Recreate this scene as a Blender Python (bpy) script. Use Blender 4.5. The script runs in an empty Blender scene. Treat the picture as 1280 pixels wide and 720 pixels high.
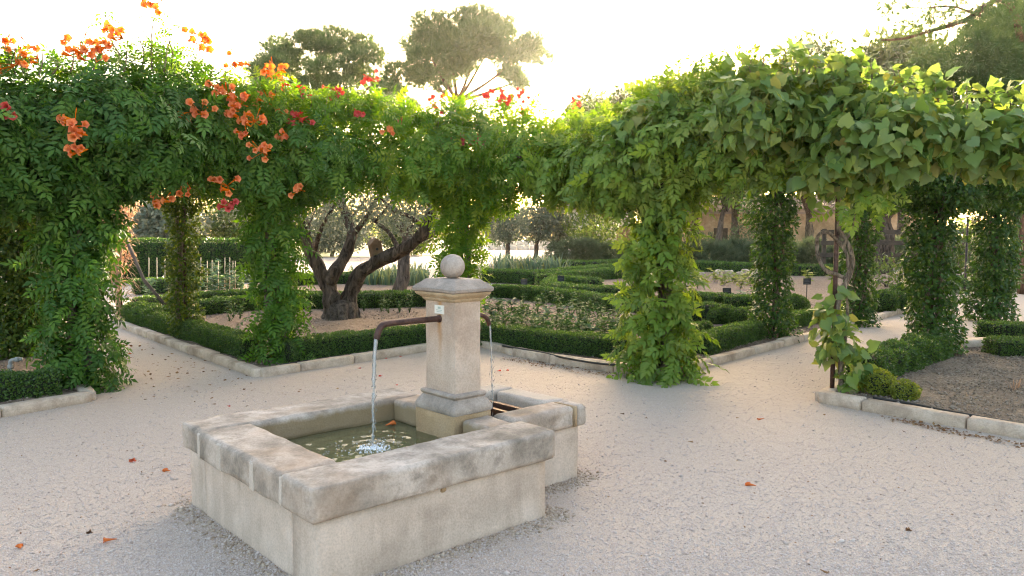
import bpy, bmesh, math, random
import numpy as np
from mathutils import Vector, Matrix, noise

random.seed(11)
rng = np.random.default_rng(11)
scn = bpy.context.scene
COL = scn.collection

# ------------------------------------------------------------------ camera
F, YH, EYE = 960.0, 291.0, 1.6            # focal length and horizon row in photo pixels, eye height in metres
TILT = math.atan((360 - YH) / F)
cam = bpy.data.cameras.new('camera')
cam.sensor_width = 36.0
cam.lens = F / 1280 * 36.0
cam.clip_start, cam.clip_end = 0.05, 2000
cam_o = bpy.data.objects.new('camera', cam)
COL.objects.link(cam_o)
cam_o.location = (0, 0, EYE)
cam_o.rotation_euler = (math.radians(90) - TILT, 0, 0)
scn.camera = cam_o

# ------------------------------------------------------------------ sky and sun
SUN_AZ, SUN_EL = math.radians(14.0), math.radians(12.2)
world = bpy.data.worlds.new('World')
scn.world = world
world.use_nodes = True
wn = world.node_tree
wn.nodes.clear()
sky = wn.nodes.new('ShaderNodeTexSky')
sky.sky_type = 'NISHITA'
sky.sun_disc = False
sky.sun_elevation = SUN_EL
sky.sun_rotation = SUN_AZ
sky.altitude = 100
sky.air_density = 1.0
sky.dust_density = 6.0
sky.ozone_density = 0.0
bg = wn.nodes.new('ShaderNodeBackground')
bg.inputs['Strength'].default_value = 0.15
wo = wn.nodes.new('ShaderNodeOutputWorld')
wn.links.new(sky.outputs[0], bg.inputs[0])
wn.links.new(bg.outputs[0], wo.inputs[0])

sl = bpy.data.lights.new('sun', 'SUN')
sl.energy = 4.5
sl.angle = math.radians(0.53)
sl.color = (1.0, 0.83, 0.6)
so = bpy.data.objects.new('sun', sl)
COL.objects.link(so)
sdir = Vector((math.sin(SUN_AZ) * math.cos(SUN_EL), math.cos(SUN_AZ) * math.cos(SUN_EL), math.sin(SUN_EL)))
so.rotation_euler = sdir.to_track_quat('Z', 'Y').to_euler()
so.location = (0, 0, 30)

scn.view_settings.view_transform = 'Standard'
scn.view_settings.look = 'None'
scn.view_settings.gamma = 1
scn.view_settings.use_curve_mapping = False
scn.view_settings.exposure = 2.72

scn.cycles.use_denoising = True
scn.cycles.filter_width = 1.15
scn.cycles.max_bounces = 8
scn.cycles.transparent_max_bounces = 12
scn.cycles.sample_clamp_indirect = 6

# ------------------------------------------------------------------ pixel helpers (a pixel gives a direction, ground or depth the distance)
CA, SA = math.cos(TILT), math.sin(TILT)


def ray(px, py):
    x, z = (px - 640) / F, -(py - 360) / F
    return x, CA + z * SA, -SA + z * CA


def at(px, py, z=0.0):
    a, b, c = ray(px, py)
    t = (z - EYE) / c
    return Vector((a * t, b * t, z))


def atd(px, py, Y):
    a, b, c = ray(px, py)
    t = Y / b
    return Vector((a * t, Y, EYE + c * t))


# ------------------------------------------------------------------ materials
def new_mat(name):
    m = bpy.data.materials.new(name)
    m.use_nodes = True
    nt = m.node_tree
    nt.nodes.clear()
    out = nt.nodes.new('ShaderNodeOutputMaterial')
    return m, nt, out


def N(nt, t, **kw):
    n = nt.nodes.new(t)
    for k, v in kw.items():
        if k in n.inputs:
            n.inputs[k].default_value = v
        else:
            setattr(n, k, v)
    return n


def ramp(nt, fac, stops):
    r = nt.nodes.new('ShaderNodeValToRGB')
    e = r.color_ramp.elements
    while len(e) < len(stops):
        e.new(0.5)
    for i, (p, c) in enumerate(stops):
        e[i].position = p
        e[i].color = (*c, 1)
    nt.links.new(fac, r.inputs[0])
    return r.outputs[0]


def mixc(nt, fac, a, b, mode='MIX'):
    m = nt.nodes.new('ShaderNodeMix')
    m.data_type = 'RGBA'
    m.blend_type = mode
    for s, v in ((m.inputs[0], fac), (m.inputs[6], a), (m.inputs[7], b)):
        if hasattr(v, 'is_linked') or hasattr(v, 'links'):
            nt.links.new(v, s)
        elif isinstance(v, tuple):
            s.default_value = (*v, 1)
        else:
            s.default_value = v
    return m.outputs[2]


def noise_tex(nt, scale, detail=4, rough=0.55, vec=None, dist=0.0):
    n = N(nt, 'ShaderNodeTexNoise', Scale=scale, Detail=detail, Roughness=rough, Distortion=dist)
    if vec is not None:
        nt.links.new(vec, n.inputs['Vector'])
    return n


def leaf_mat(name, cols, trans=0.35, rough=0.45, tcol=None, spec=0.4):
    """foliage: hue varies leaf by leaf, light passes through the blade"""
    m, nt, out = new_mat(name)
    a = N(nt, 'ShaderNodeAttribute', attribute_name='rnd')
    oi = N(nt, 'ShaderNodeObjectInfo')
    ad = N(nt, 'ShaderNodeMath', operation='ADD')
    nt.links.new(a.outputs['Fac'], ad.inputs[0])
    nt.links.new(oi.outputs['Random'], ad.inputs[1])
    fr = N(nt, 'ShaderNodeMath', operation='FRACT')
    nt.links.new(ad.outputs[0], fr.inputs[0])
    k = len(cols)
    col = ramp(nt, fr.outputs[0], [(i / max(1, k - 1), c) for i, c in enumerate(cols)])
    geo = N(nt, 'ShaderNodeNewGeometry')
    bh = N(nt, 'ShaderNodeHueSaturation', Saturation=0.85, Value=1.15)
    nt.links.new(col, bh.inputs['Color'])
    back = bh.outputs[0]
    face = mixc(nt, geo.outputs['Backfacing'], col, back)
    p = N(nt, 'ShaderNodeBsdfPrincipled', Roughness=rough)
    p.inputs['Specular IOR Level'].default_value = spec
    nt.links.new(face, p.inputs['Base Color'])
    tr = N(nt, 'ShaderNodeBsdfTranslucent')
    hs = N(nt, 'ShaderNodeHueSaturation', Hue=0.485, Saturation=1.15, Value=2.0)
    nt.links.new(col, hs.inputs['Color'])
    if tcol:
        tr.inputs[0].default_value = (*tcol, 1)
    else:
        nt.links.new(hs.outputs[0], tr.inputs[0])
    mx = N(nt, 'ShaderNodeMixShader', Fac=trans)
    nt.links.new(p.outputs[0], mx.inputs[1])
    nt.links.new(tr.outputs[0], mx.inputs[2])
    nt.links.new(mx.outputs[0], out.inputs[0])
    return m


def plain_mat(name, col, rough=0.6, metal=0.0, var=0.25, scale=12, bump=0.2, bscale=60):
    m, nt, out = new_mat(name)
    tc = N(nt, 'ShaderNodeTexCoord')
    n1 = noise_tex(nt, scale, 5, 0.6, tc.outputs['Object'])
    d = tuple(c * (1 - var) for c in col)
    l = tuple(min(1, c * (1 + var)) for c in col)
    c = ramp(nt, n1.outputs[0], [(0.3, d), (0.7, l)])
    p = N(nt, 'ShaderNodeBsdfPrincipled', Roughness=rough, Metallic=metal)
    nt.links.new(c, p.inputs['Base Color'])
    n2 = noise_tex(nt, bscale, 4, 0.6, tc.outputs['Object'])
    b = N(nt, 'ShaderNodeBump', Strength=bump, Distance=0.01)
    nt.links.new(n2.outputs[0], b.inputs['Height'])
    nt.links.new(b.outputs[0], p.inputs['Normal'])
    nt.links.new(p.outputs[0], out.inputs[0])
    return m


def stone_mat(name, base, dark, pale, stain=0.5, rust=None, fine=90, streak=0.0):
    """weathered limestone: mottling, lichen patches, pits"""
    m, nt, out = new_mat(name)
    tc = N(nt, 'ShaderNodeTexCoord')
    oi = N(nt, 'ShaderNodeObjectInfo')
    sh = N(nt, 'ShaderNodeVectorMath', operation='MULTIPLY_ADD')
    nt.links.new(oi.outputs['Random'], sh.inputs[0])
    sh.inputs[1].default_value = (7, 5, 3)
    nt.links.new(tc.outputs['Object'], sh.inputs[2])
    v = sh.outputs[0]
    n1 = noise_tex(nt, 3.2, 6, 0.62, v, 0.4)
    n2 = noise_tex(nt, 9.0, 8, 0.7, v)
    n3 = noise_tex(nt, fine, 3, 0.6, v)
    c = ramp(nt, n1.outputs[0], [(0.32, dark), (0.5, base), (0.72, pale)])
    sp = ramp(nt, n2.outputs[0], [(0.47, (0, 0, 0)), (0.66, (1, 1, 1))])
    c = mixc(nt, sp, c, mixc(nt, stain, c, dark))
    gr = ramp(nt, n3.outputs[0], [(0.35, (0.88, 0.875, 0.87)), (0.6, (1.04, 1.035, 1.03))])
    c = mixc(nt, 1.0, c, gr, 'MULTIPLY')
    if streak:
        mp = N(nt, 'ShaderNodeMapping')
        mp.inputs['Scale'].default_value = (4.5, 4.5, 1.0)
        nt.links.new(v, mp.inputs[0])
        n5 = noise_tex(nt, 1.0, 5, 0.6, mp.outputs[0], .3)
        st = ramp(nt, n5.outputs[0], [(0.42, (0.88, 0.87, 0.86)), (0.52, (1, 1, 1)), (0.68, (1.10, 1.10, 1.11))])
        c = mixc(nt, streak, c, st, 'MULTIPLY')
    if rust:
        n4 = noise_tex(nt, 2.1, 3, 0.5, v)
        rr = ramp(nt, n4.outputs[0], [(0.56, (0, 0, 0)), (0.72, (1, 1, 1))])
        c = mixc(nt, rr, c, mixc(nt, 0.3, c, rust))
    p = N(nt, 'ShaderNodeBsdfPrincipled', Roughness=0.9)
    p.inputs['Specular IOR Level'].default_value = 0.2
    nt.links.new(c, p.inputs['Base Color'])
    vo = N(nt, 'ShaderNodeTexVoronoi', Scale=fine * 0.8)
    nt.links.new(v, vo.inputs['Vector'])
    hm = N(nt, 'ShaderNodeMath', operation='MULTIPLY_ADD')
    nt.links.new(n3.outputs[0], hm.inputs[0])
    hm.inputs[1].default_value = 0.8
    nt.links.new(n2.outputs[0], hm.inputs[2])
    b = N(nt, 'ShaderNodeBump', Strength=0.55, Distance=0.008)
    nt.links.new(hm.outputs[0], b.inputs['Height'])
    nt.links.new(b.outputs[0], p.inputs['Normal'])
    nt.links.new(p.outputs[0], out.inputs[0])
    return m


def ground_mat(name, cols, patch, fine=230, chip=90, bump=0.6, dark_spot=0.0):
    """loose ground: fine grain and patches, relief by bump"""
    m, nt, out = new_mat(name)
    tc = N(nt, 'ShaderNodeTexCoord')
    v = tc.outputs['Object']
    n1 = noise_tex(nt, 0.45, 6, 0.6, v, 0.6)
    n2 = noise_tex(nt, fine, 2, 0.6, v)
    vo = N(nt, 'ShaderNodeTexVoronoi', Scale=chip)
    nt.links.new(v, vo.inputs['Vector'])
    sep = N(nt, 'ShaderNodeSeparateColor')
    nt.links.new(vo.outputs['Color'], sep.inputs[0])
    c = ramp(nt, sep.outputs[0], [(0.0, cols[0]), (0.4, cols[1]), (0.8, cols[2]), (1.0, cols[3])])
    pt = ramp(nt, n1.outputs[0], [(0.35, (0, 0, 0)), (0.7, (1, 1, 1))])
    c = mixc(nt, pt, c, mixc(nt, 0.55, c, patch))
    g = ramp(nt, n2.outputs[0], [(0.3, (0.72, 0.71, 0.70)), (0.65, (1.1, 1.1, 1.1))])
    c = mixc(nt, 1.0, c, g, 'MULTIPLY')
    p = N(nt, 'ShaderNodeBsdfPrincipled', Roughness=0.95)
    p.inputs['Specular IOR Level'].default_value = 0.15
    nt.links.new(c, p.inputs['Base Color'])
    hh = N(nt, 'ShaderNodeMath', operation='MULTIPLY_ADD')
    nt.links.new(vo.outputs['Distance'], hh.inputs[0])
    hh.inputs[1].default_value = -0.8
    nt.links.new(n2.outputs[0], hh.inputs[2])
    b = N(nt, 'ShaderNodeBump', Strength=bump, Distance=0.012)
    nt.links.new(hh.outputs[0], b.inputs['Height'])
    n6 = noise_tex(nt, 4.5, 4, 0.6, v, 0.5)
    b2 = N(nt, 'ShaderNodeBump', Strength=0.35, Distance=0.05)
    nt.links.new(n6.outputs[0], b2.inputs['Height'])
    nt.links.new(b2.outputs[0], b.inputs['Normal'])
    nt.links.new(b.outputs[0], p.inputs['Normal'])
    nt.links.new(p.outputs[0], out.inputs[0])
    return m


def bark_mat(name, col, sc):
    """furrowed bark: grain drawn out along the trunk"""
    m, nt, out = new_mat(name)
    tc = N(nt, 'ShaderNodeTexCoord')
    mp = N(nt, 'ShaderNodeMapping')
    mp.inputs['Scale'].default_value = (sc, sc, sc * .22)
    nt.links.new(tc.outputs['Object'], mp.inputs[0])
    n1 = noise_tex(nt, 1.6, 7, 0.68, mp.outputs[0], 1.2)
    c = ramp(nt, n1.outputs[0], [(0.36, tuple(x * .3 for x in col)), (0.5, col), (0.68, tuple(x * 1.9 for x in col))])
    p = N(nt, 'ShaderNodeBsdfPrincipled', Roughness=0.95)
    p.inputs['Specular IOR Level'].default_value = 0.15
    nt.links.new(c, p.inputs['Base Color'])
    b = N(nt, 'ShaderNodeBump', Strength=1.0, Distance=0.06)
    nt.links.new(n1.outputs[0], b.inputs['Height'])
    nt.links.new(b.outputs[0], p.inputs['Normal'])
    nt.links.new(p.outputs[0], out.inputs[0])
    return m


def water_mat(name, tint, milky, mfac):
    m, nt, out = new_mat(name)
    t = N(nt, 'ShaderNodeBsdfTransparent')
    t.inputs[0].default_value = (*tint, 1)
    d = N(nt, 'ShaderNodeBsdfDiffuse')
    d.inputs[0].default_value = (*milky, 1)
    m1 = N(nt, 'ShaderNodeMixShader', Fac=mfac)
    nt.links.new(t.outputs[0], m1.inputs[1])
    nt.links.new(d.outputs[0], m1.inputs[2])
    g = N(nt, 'ShaderNodeBsdfGlossy', Roughness=0.03)
    fr = N(nt, 'ShaderNodeFresnel', IOR=1.33)
    m2 = N(nt, 'ShaderNodeMixShader')
    nt.links.new(fr.outputs[0], m2.inputs[0])
    nt.links.new(m1.outputs[0], m2.inputs[1])
    nt.links.new(g.outputs[0], m2.inputs[2])
    nt.links.new(m2.outputs[0], out.inputs[0])
    return m


M = {}
M['gravel'] = ground_mat('gravel', [(0.374, 0.303, 0.248), (0.500, 0.412, 0.343), (0.552, 0.461, 0.384), (0.612, 0.522, 0.446)], (0.487, 0.389, 0.312), 330, 210, 0.2)
M['soil'] = ground_mat('soil', [(0.13, 0.09, 0.065), (0.24, 0.17, 0.125), (0.30, 0.22, 0.165), (0.38, 0.30, 0.24)], (0.20, 0.145, 0.105), 120, 38, 1.0)
M['soil_grey'] = ground_mat('soil_grey', [(0.14, 0.105, 0.075), (0.235, 0.18, 0.135), (0.29, 0.23, 0.175), (0.375, 0.31, 0.245)], (0.215, 0.165, 0.12), 120, 60, 1.0)
M['pebble'] = leaf_mat('pebble', [(0.400, 0.324, 0.280), (0.539, 0.455, 0.407), (0.600, 0.521, 0.474), (0.487, 0.406, 0.356), (0.557, 0.471, 0.423)], 0.0, 0.9, spec=0.15)
M['clod'] = leaf_mat('clod', [(0.15, 0.115, 0.085), (0.25, 0.20, 0.155), (0.33, 0.275, 0.225), (0.21, 0.165, 0.125)], 0.0, 0.95, spec=0.1)
M['litter'] = leaf_mat('litter', [(0.10, 0.045, 0.02), (0.22, 0.12, 0.05), (0.16, 0.075, 0.03), (0.27, 0.17, 0.07)], 0.1, 0.8)
M['kerb'] = stone_mat('kerb_stone', (0.539, 0.427, 0.327), (0.326, 0.246, 0.181), (0.642, 0.532, 0.426), 0.6)
M['rim'] = stone_mat('rim_stone', (0.423, 0.353, 0.291), (0.202, 0.172, 0.139), (0.607, 0.520, 0.451), 0.75, (0.423, 0.258, 0.148))
M['render'] = stone_mat('basin_render', (0.594, 0.486, 0.399), (0.477, 0.386, 0.312), (0.657, 0.552, 0.470), 0.3, streak=1.0)
M['shaft'] = stone_mat('shaft_stone', (0.513, 0.398, 0.312), (0.405, 0.303, 0.228), (0.594, 0.486, 0.400), 0.35, (0.450, 0.249, 0.120), streak=.6)
_nt = M['shaft'].node_tree
_p = [n for n in _nt.nodes if n.type == 'BSDF_PRINCIPLED'][0]
_src = _p.inputs['Base Color'].links[0].from_socket
_tc = N(_nt, 'ShaderNodeTexCoord')
_sx = N(_nt, 'ShaderNodeSeparateXYZ')
_nt.links.new(_tc.outputs['Object'], _sx.inputs[0])


def _mr(sock, a, b, c, d):
    m = N(_nt, 'ShaderNodeMapRange')
    _nt.links.new(sock, m.inputs[0])
    for i, v in enumerate((a, b, c, d)):
        m.inputs[i + 1].default_value = v
    return m.outputs[0]


def _mm(op, a, b):
    m = N(_nt, 'ShaderNodeMath', operation=op)
    for i, v in enumerate((a, b)):
        if isinstance(v, float):
            m.inputs[i].default_value = v
        else:
            _nt.links.new(v, m.inputs[i])
    return m.outputs[0]


_wob = noise_tex(_nt, 14, 3, .6, _tc.outputs['Object'])
_off = _mm('ABSOLUTE', _mm('ADD', _sx.outputs[1], _mm('MULTIPLY_ADD', _wob.outputs[0], .03)), 0.0) if False else _mm('ABSOLUTE', _mm('SUBTRACT', _mm('ADD', _sx.outputs[1], _mm('MULTIPLY', _wob.outputs[0], .03)), .795 + .015), 0.0)
_f = _mm('MULTIPLY', _mr(_off, .004, .03, 1, 0), _mm('MULTIPLY', _mr(_sx.outputs[2], .78, 1.06, 0, .85), _mr(_sx.outputs[0], 1.30, 1.34, 1, 0)))
_nt.links.new(mixc(_nt, _f, _src, (0.42, 0.22, 0.08)), _p.inputs['Base Color'])


def algae(mat, x0, x1, y0, y1, z):
    """brown algae bloom on the faces round the water, ragged toward the top"""
    global _nt
    _nt = M[mat].node_tree
    p = [n for n in _nt.nodes if n.type == 'BSDF_PRINCIPLED'][0]
    src = p.inputs['Base Color'].links[0].from_socket
    tc = N(_nt, 'ShaderNodeTexCoord')
    sx = N(_nt, 'ShaderNodeSeparateXYZ')
    _nt.links.new(tc.outputs['Object'], sx.inputs[0])
    w = noise_tex(_nt, 8, 5, .65, tc.outputs['Object'])
    zz = _mm('ADD', sx.outputs[2], _mm('MULTIPLY', _mm('SUBTRACT', w.outputs[0], .5), .10))
    f = _mr(zz, z - .03, z, .85, 0)
    for o, lo, hi in ((0, x0, x1), (1, y0, y1)):
        f = _mm('MULTIPLY', f, _mm('MULTIPLY', _mr(sx.outputs[o], lo, lo + .005, 0, 1), _mr(sx.outputs[o], hi - .005, hi, 1, 0)))
    _nt.links.new(mixc(_nt, f, src, (0.27, 0.195, 0.105)), p.inputs['Base Color'])


algae('rim', .301 - .035, 1.5 - .226 + .035, .301 - .035, 1.626 - .301 + .035, .480)
M['cap'] = stone_mat('cap_stone', (0.388, 0.324, 0.272), (0.233, 0.194, 0.162), (0.504, 0.427, 0.365), 0.6)
M['capband'] = stone_mat('cornice_stone', (0.47, 0.35, 0.22), (0.31, 0.22, 0.13), (0.57, 0.47, 0.34), 0.5)
M['plinth'] = stone_mat('plinth_stone', (0.423, 0.297, 0.172), (0.342, 0.232, 0.131), (0.486, 0.361, 0.238), 0.3)
M['mortar'] = stone_mat('mortar', (0.504, 0.432, 0.363), (0.423, 0.357, 0.296), (0.576, 0.498, 0.427), 0.3)
M['slime'] = stone_mat('wet_stone', (0.36, 0.33, 0.18), (0.24, 0.22, 0.11), (0.48, 0.44, 0.27), 0.4)
M['iron'] = plain_mat('rusty_iron', (0.085, 0.045, 0.035), 0.55, 0.5, 0.5, 30, 0.3, 200)
M['dark_iron'] = plain_mat('dark_iron', (0.05, 0.035, 0.03), 0.6, 0.3, 0.4, 30, 0.3, 200)
M['bark'] = bark_mat('olive_bark', (0.105, 0.08, 0.062), 7)
M['pinebark'] = bark_mat('pine_bark', (0.17, 0.10, 0.065), 4)
M['vinewood'] = bark_mat('vine_wood', (0.25, 0.195, 0.145), 22)
M['twig'] = plain_mat('dry_twig', (0.33, 0.22, 0.14), 0.9, 0, 0.4, 20, 0.4, 60)
M['bamboo'] = plain_mat('bamboo', (0.40, 0.31, 0.18), 0.6, 0, 0.25, 8, 0.1, 40)
M['wood'] = plain_mat('wood', (0.21, 0.135, 0.08), 0.8, 0, 0.35, 8, 0.4, 30)
M['darkwood'] = plain_mat('dark_wood', (0.07, 0.05, 0.035), 0.85, 0, 0.4, 6, 0.4, 30)
M['hose'] = plain_mat('black_hose', (0.02, 0.018, 0.016), 0.5, 0, 0.3, 20, 0.05, 60)
M['pvc'] = plain_mat('grey_pipe', (0.28, 0.29, 0.29), 0.5, 0, 0.15, 20, 0.05, 60)
M['plaque'] = plain_mat('white_plate', (0.72, 0.70, 0.63), 0.5, 0, 0.06, 30, 0.05, 60)
M['ink'] = plain_mat('green_print', (0.34, 0.42, 0.36), 0.6, 0, 0.1, 30, 0.0, 60)
M['slate'] = plain_mat('black_label', (0.02, 0.022, 0.025), 0.5, 0, 0.2, 30, 0.0, 60)
M['paper'] = plain_mat('label_print', (0.10, 0.10, 0.11), 0.5, 0, 0.1, 30, 0.0, 60)
M['teal'] = plain_mat('teal_plastic', (0.03, 0.26, 0.24), 0.5, 0, 0.2, 20, 0.1, 60)
M['core'] = plain_mat('dark_core', (0.018, 0.024, 0.010), 0.95, 0, 0.4, 20, 0.5, 60)  # near-black solid fill inside the hedges and box balls
M['wall'] = stone_mat('farm_wall', (0.42, 0.295, 0.185), (0.31, 0.21, 0.13), (0.52, 0.39, 0.27), 0.5, None, 3.0)
M['pale_wall'] = stone_mat('pale_wall', (0.60, 0.56, 0.50), (0.48, 0.44, 0.39), (0.68, 0.65, 0.60), 0.3, None, 5)
M['tile'] = leaf_mat('clay_tile', [(0.26, 0.19, 0.16), (0.34, 0.25, 0.20), (0.40, 0.33, 0.28), (0.30, 0.23, 0.20)], 0.0, 0.9, spec=0.2)
M['grass'] = leaf_mat('grass', [(0.08, 0.11, 0.03), (0.13, 0.16, 0.05), (0.18, 0.19, 0.07)], 0.35)

M['trumpet'] = leaf_mat('trumpet_leaf', [(0.032, 0.085, 0.014), (0.05, 0.125, 0.018), (0.068, 0.155, 0.022), (0.04, 0.10, 0.016), (0.10, 0.20, 0.026), (0.055, 0.13, 0.02)], 0.30, 0.5, None, 0.3)
M['trumpet_lit'] = leaf_mat('trumpet_leaf_sunlit', [(0.065, 0.145, 0.018), (0.105, 0.21, 0.025), (0.145, 0.245, 0.03), (0.075, 0.165, 0.02), (0.20, 0.28, 0.035), (0.10, 0.195, 0.022)], 0.44, 0.5, None, 0.3)  # brighter copy of the trumpet leaf, sun from behind put into the colour
M['trumpet3'] = leaf_mat('trumpet_leaf_mid', [(0.045, 0.11, 0.016), (0.07, 0.16, 0.02), (0.095, 0.19, 0.024), (0.055, 0.13, 0.017), (0.14, 0.235, 0.03)], 0.36, 0.5, None, 0.3)  # step between the plain and the sunlit trumpet leaf colours
M['wisteria'] = leaf_mat('wisteria_leaf', [(0.085, 0.155, 0.022), (0.125, 0.21, 0.028), (0.165, 0.245, 0.036), (0.10, 0.18, 0.025), (0.20, 0.265, 0.045), (0.065, 0.125, 0.02)], 0.33, 0.5, None, 0.3)
M['grape'] = leaf_mat('grape_leaf', [(0.085, 0.15, 0.036), (0.125, 0.20, 0.045), (0.165, 0.245, 0.05), (0.10, 0.17, 0.042), (0.21, 0.255, 0.05), (0.13, 0.205, 0.06), (0.26, 0.25, 0.055)], 0.32, 0.42, None, 0.4)
M['ivy'] = leaf_mat('jasmine_leaf', [(0.026, 0.062, 0.012), (0.042, 0.095, 0.016), (0.07, 0.135, 0.02), (0.034, 0.078, 0.014)], 0.28, 0.42, None, 0.35)
M['ivyyellow'] = leaf_mat('jasmine_leaf_yellow', [(0.034, 0.068, 0.012), (0.06, 0.105, 0.016), (0.12, 0.16, 0.022), (0.042, 0.08, 0.014)], 0.32, 0.42, None, 0.3)  # yellower jasmine leaf, sunlit leaves coloured in on the climber by the pipe
M['box'] = leaf_mat('box_leaf', [(0.034, 0.074, 0.016), (0.057, 0.115, 0.022), (0.088, 0.155, 0.027), (0.047, 0.095, 0.019)], 0.3, 0.4)
M['boxlight'] = leaf_mat('box_leaf_fresh', [(0.12, 0.165, 0.022), (0.18, 0.215, 0.028), (0.22, 0.24, 0.034), (0.15, 0.19, 0.025)], 0.35, 0.5)
M['olive'] = leaf_mat('olive_leaf', [(0.075, 0.095, 0.055), (0.11, 0.13, 0.085), (0.16, 0.18, 0.13), (0.09, 0.11, 0.06)], 0.25, 0.5)
M['pine'] = leaf_mat('pine_needle', [(0.055, 0.105, 0.026), (0.08, 0.14, 0.034), (0.115, 0.17, 0.045), (0.065, 0.115, 0.03)], 0.25, 0.6)
M['oak'] = leaf_mat('oak_leaf', [(0.055, 0.085, 0.02), (0.08, 0.115, 0.026), (0.11, 0.14, 0.034)], 0.32, 0.5)
M['rosemary'] = leaf_mat('rosemary', [(0.042, 0.062, 0.026), (0.066, 0.090, 0.038), (0.102, 0.126, 0.060)], 0.2, 0.6)
M['iris'] = leaf_mat('iris_leaf', [(0.065, 0.105, 0.065), (0.095, 0.145, 0.09), (0.13, 0.18, 0.11), (0.20, 0.21, 0.06)], 0.3, 0.5)
M['veg'] = leaf_mat('vegetable_leaf', [(0.04, 0.09, 0.024), (0.058, 0.118, 0.032), (0.085, 0.145, 0.042)], 0.2, 0.6, None, 0.1)
M['veggrey'] = leaf_mat('cabbage_leaf', [(0.05, 0.095, 0.05), (0.07, 0.12, 0.065), (0.10, 0.15, 0.085)], 0.15, 0.6, None, 0.1)
M['vegyellow'] = leaf_mat('yellow_leaf', [(0.17, 0.21, 0.05), (0.23, 0.26, 0.07), (0.14, 0.19, 0.045)], 0.3, 0.5, None, 0.1)
M['dry'] = leaf_mat('dry_leaf', [(0.30, 0.19, 0.11), (0.40, 0.27, 0.17), (0.24, 0.14, 0.08)], 0.25, 0.8)
M['blossom'] = leaf_mat('orange_blossom', [(0.66, 0.13, 0.004), (0.74, 0.17, 0.006), (0.72, 0.21, 0.012), (0.60, 0.095, 0.003)], 0.25, 0.7, (0.85, 0.26, 0.01), 0.05)
M['redblossom'] = leaf_mat('red_blossom', [(0.50, 0.022, 0.014), (0.58, 0.035, 0.02)], 0.25, 0.6, (0.7, 0.05, 0.02), 0.15)
M['stream'] = water_mat('stream_water', (0.93, 0.95, 0.96), (0.85, 0.87, 0.88), 0.22)
M['water'] = water_mat('basin_water', (0.74, 0.76, 0.56), (0.38, 0.37, 0.20), 0.22)
M['foam'] = plain_mat('foam', (0.80, 0.82, 0.83), 0.25, 0, 0.03, 30, 0.0, 60)
gm, gnt, gout = new_mat('lit_globe')
ge = N(gnt, 'ShaderNodeEmission', Strength=0.9)
ge.inputs[0].default_value = (1.0, 0.62, 0.25, 1)
gnt.links.new(ge.outputs[0], gout.inputs[0])
M['globe'] = gm


# ------------------------------------------------------------------ object helpers
def tag(o, label=None, cat=None, group=None, kind=None):
    if label: o['label'] = label
    if cat: o['category'] = cat
    if group: o['group'] = group
    if kind: o['kind'] = kind
    return o


def empty(name, loc=(0, 0, 0), rz=0.0, **kw):
    o = bpy.data.objects.new(name, None)
    COL.objects.link(o)
    o.location = loc
    o.rotation_euler = (0, 0, rz)
    o.empty_display_size = 0.1
    tag(o, **kw)
    return o


def make_mesh(name, V, Fc, mat, rnd=None, smooth=False):
    me = bpy.data.meshes.new(name)
    V = np.asarray(V, dtype=np.float32)
    if isinstance(Fc, np.ndarray):
        k = Fc.shape[1]
        me.vertices.add(len(V))
        me.vertices.foreach_set('co', V.ravel())
        me.loops.add(Fc.size)
        me.loops.foreach_set('vertex_index', Fc.astype(np.int32).ravel())
        me.polygons.add(len(Fc))
        me.polygons.foreach_set('loop_start', np.arange(0, Fc.size, k, dtype=np.int32))
        me.update(calc_edges=True)
        me.validate()
    else:
        me.from_pydata([tuple(v) for v in V], [], [tuple(f) for f in Fc])
        me.update()
    if rnd is not None:
        a = me.attributes.new('rnd', 'FLOAT', 'POINT')
        a.data.foreach_set('value', np.asarray(rnd, dtype=np.float32))
    if smooth:
        me.polygons.foreach_set('use_smooth', np.ones(len(me.polygons), dtype=bool))
    me.materials.append(M[mat])
    return me


def link(name, me, parent=None, loc=None, **kw):
    o = bpy.data.objects.new(name, me)
    COL.objects.link(o)
    if parent is not None:
        o.parent = parent
    if loc is not None:
        o.location = loc
    tag(o, **kw)
    return o


def put(name, V, Fc, mat, parent=None, rnd=None, smooth=False, loc=None, **kw):
    return link(name, make_mesh(name, V, Fc, mat, rnd, smooth), parent, loc, **kw)


class MB:
    """collects shapes into one mesh"""

    def __init__(s):
        s.v, s.f = [], []

    def add(s, V, Fc):
        o = len(s.v)
        s.v += [tuple(p) for p in V]
        s.f += [tuple(i + o for i in f) for f in Fc]
        return s

    def box(s, lo, hi):
        x0, y0, z0 = lo
        x1, y1, z1 = hi
        return s.add([(x0, y0, z0), (x1, y0, z0), (x1, y1, z0), (x0, y1, z0), (x0, y0, z1), (x1, y0, z1), (x1, y1, z1), (x0, y1, z1)],
                     [(0, 3, 2, 1), (4, 5, 6, 7), (0, 1, 5, 4), (1, 2, 6, 5), (2, 3, 7, 6), (3, 0, 4, 7)])

    def tube(s, pts, radii, seg=8, wob=0.0):
        V, Fc = tube(pts, radii, seg, wob)
        return s.add(V, Fc)

    def put(s, name, mat, parent=None, smooth=False, loc=None, **kw):
        return put(name, np.array(s.v, dtype=np.float32), s.f, mat, parent, None, smooth, loc, **kw)


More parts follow.
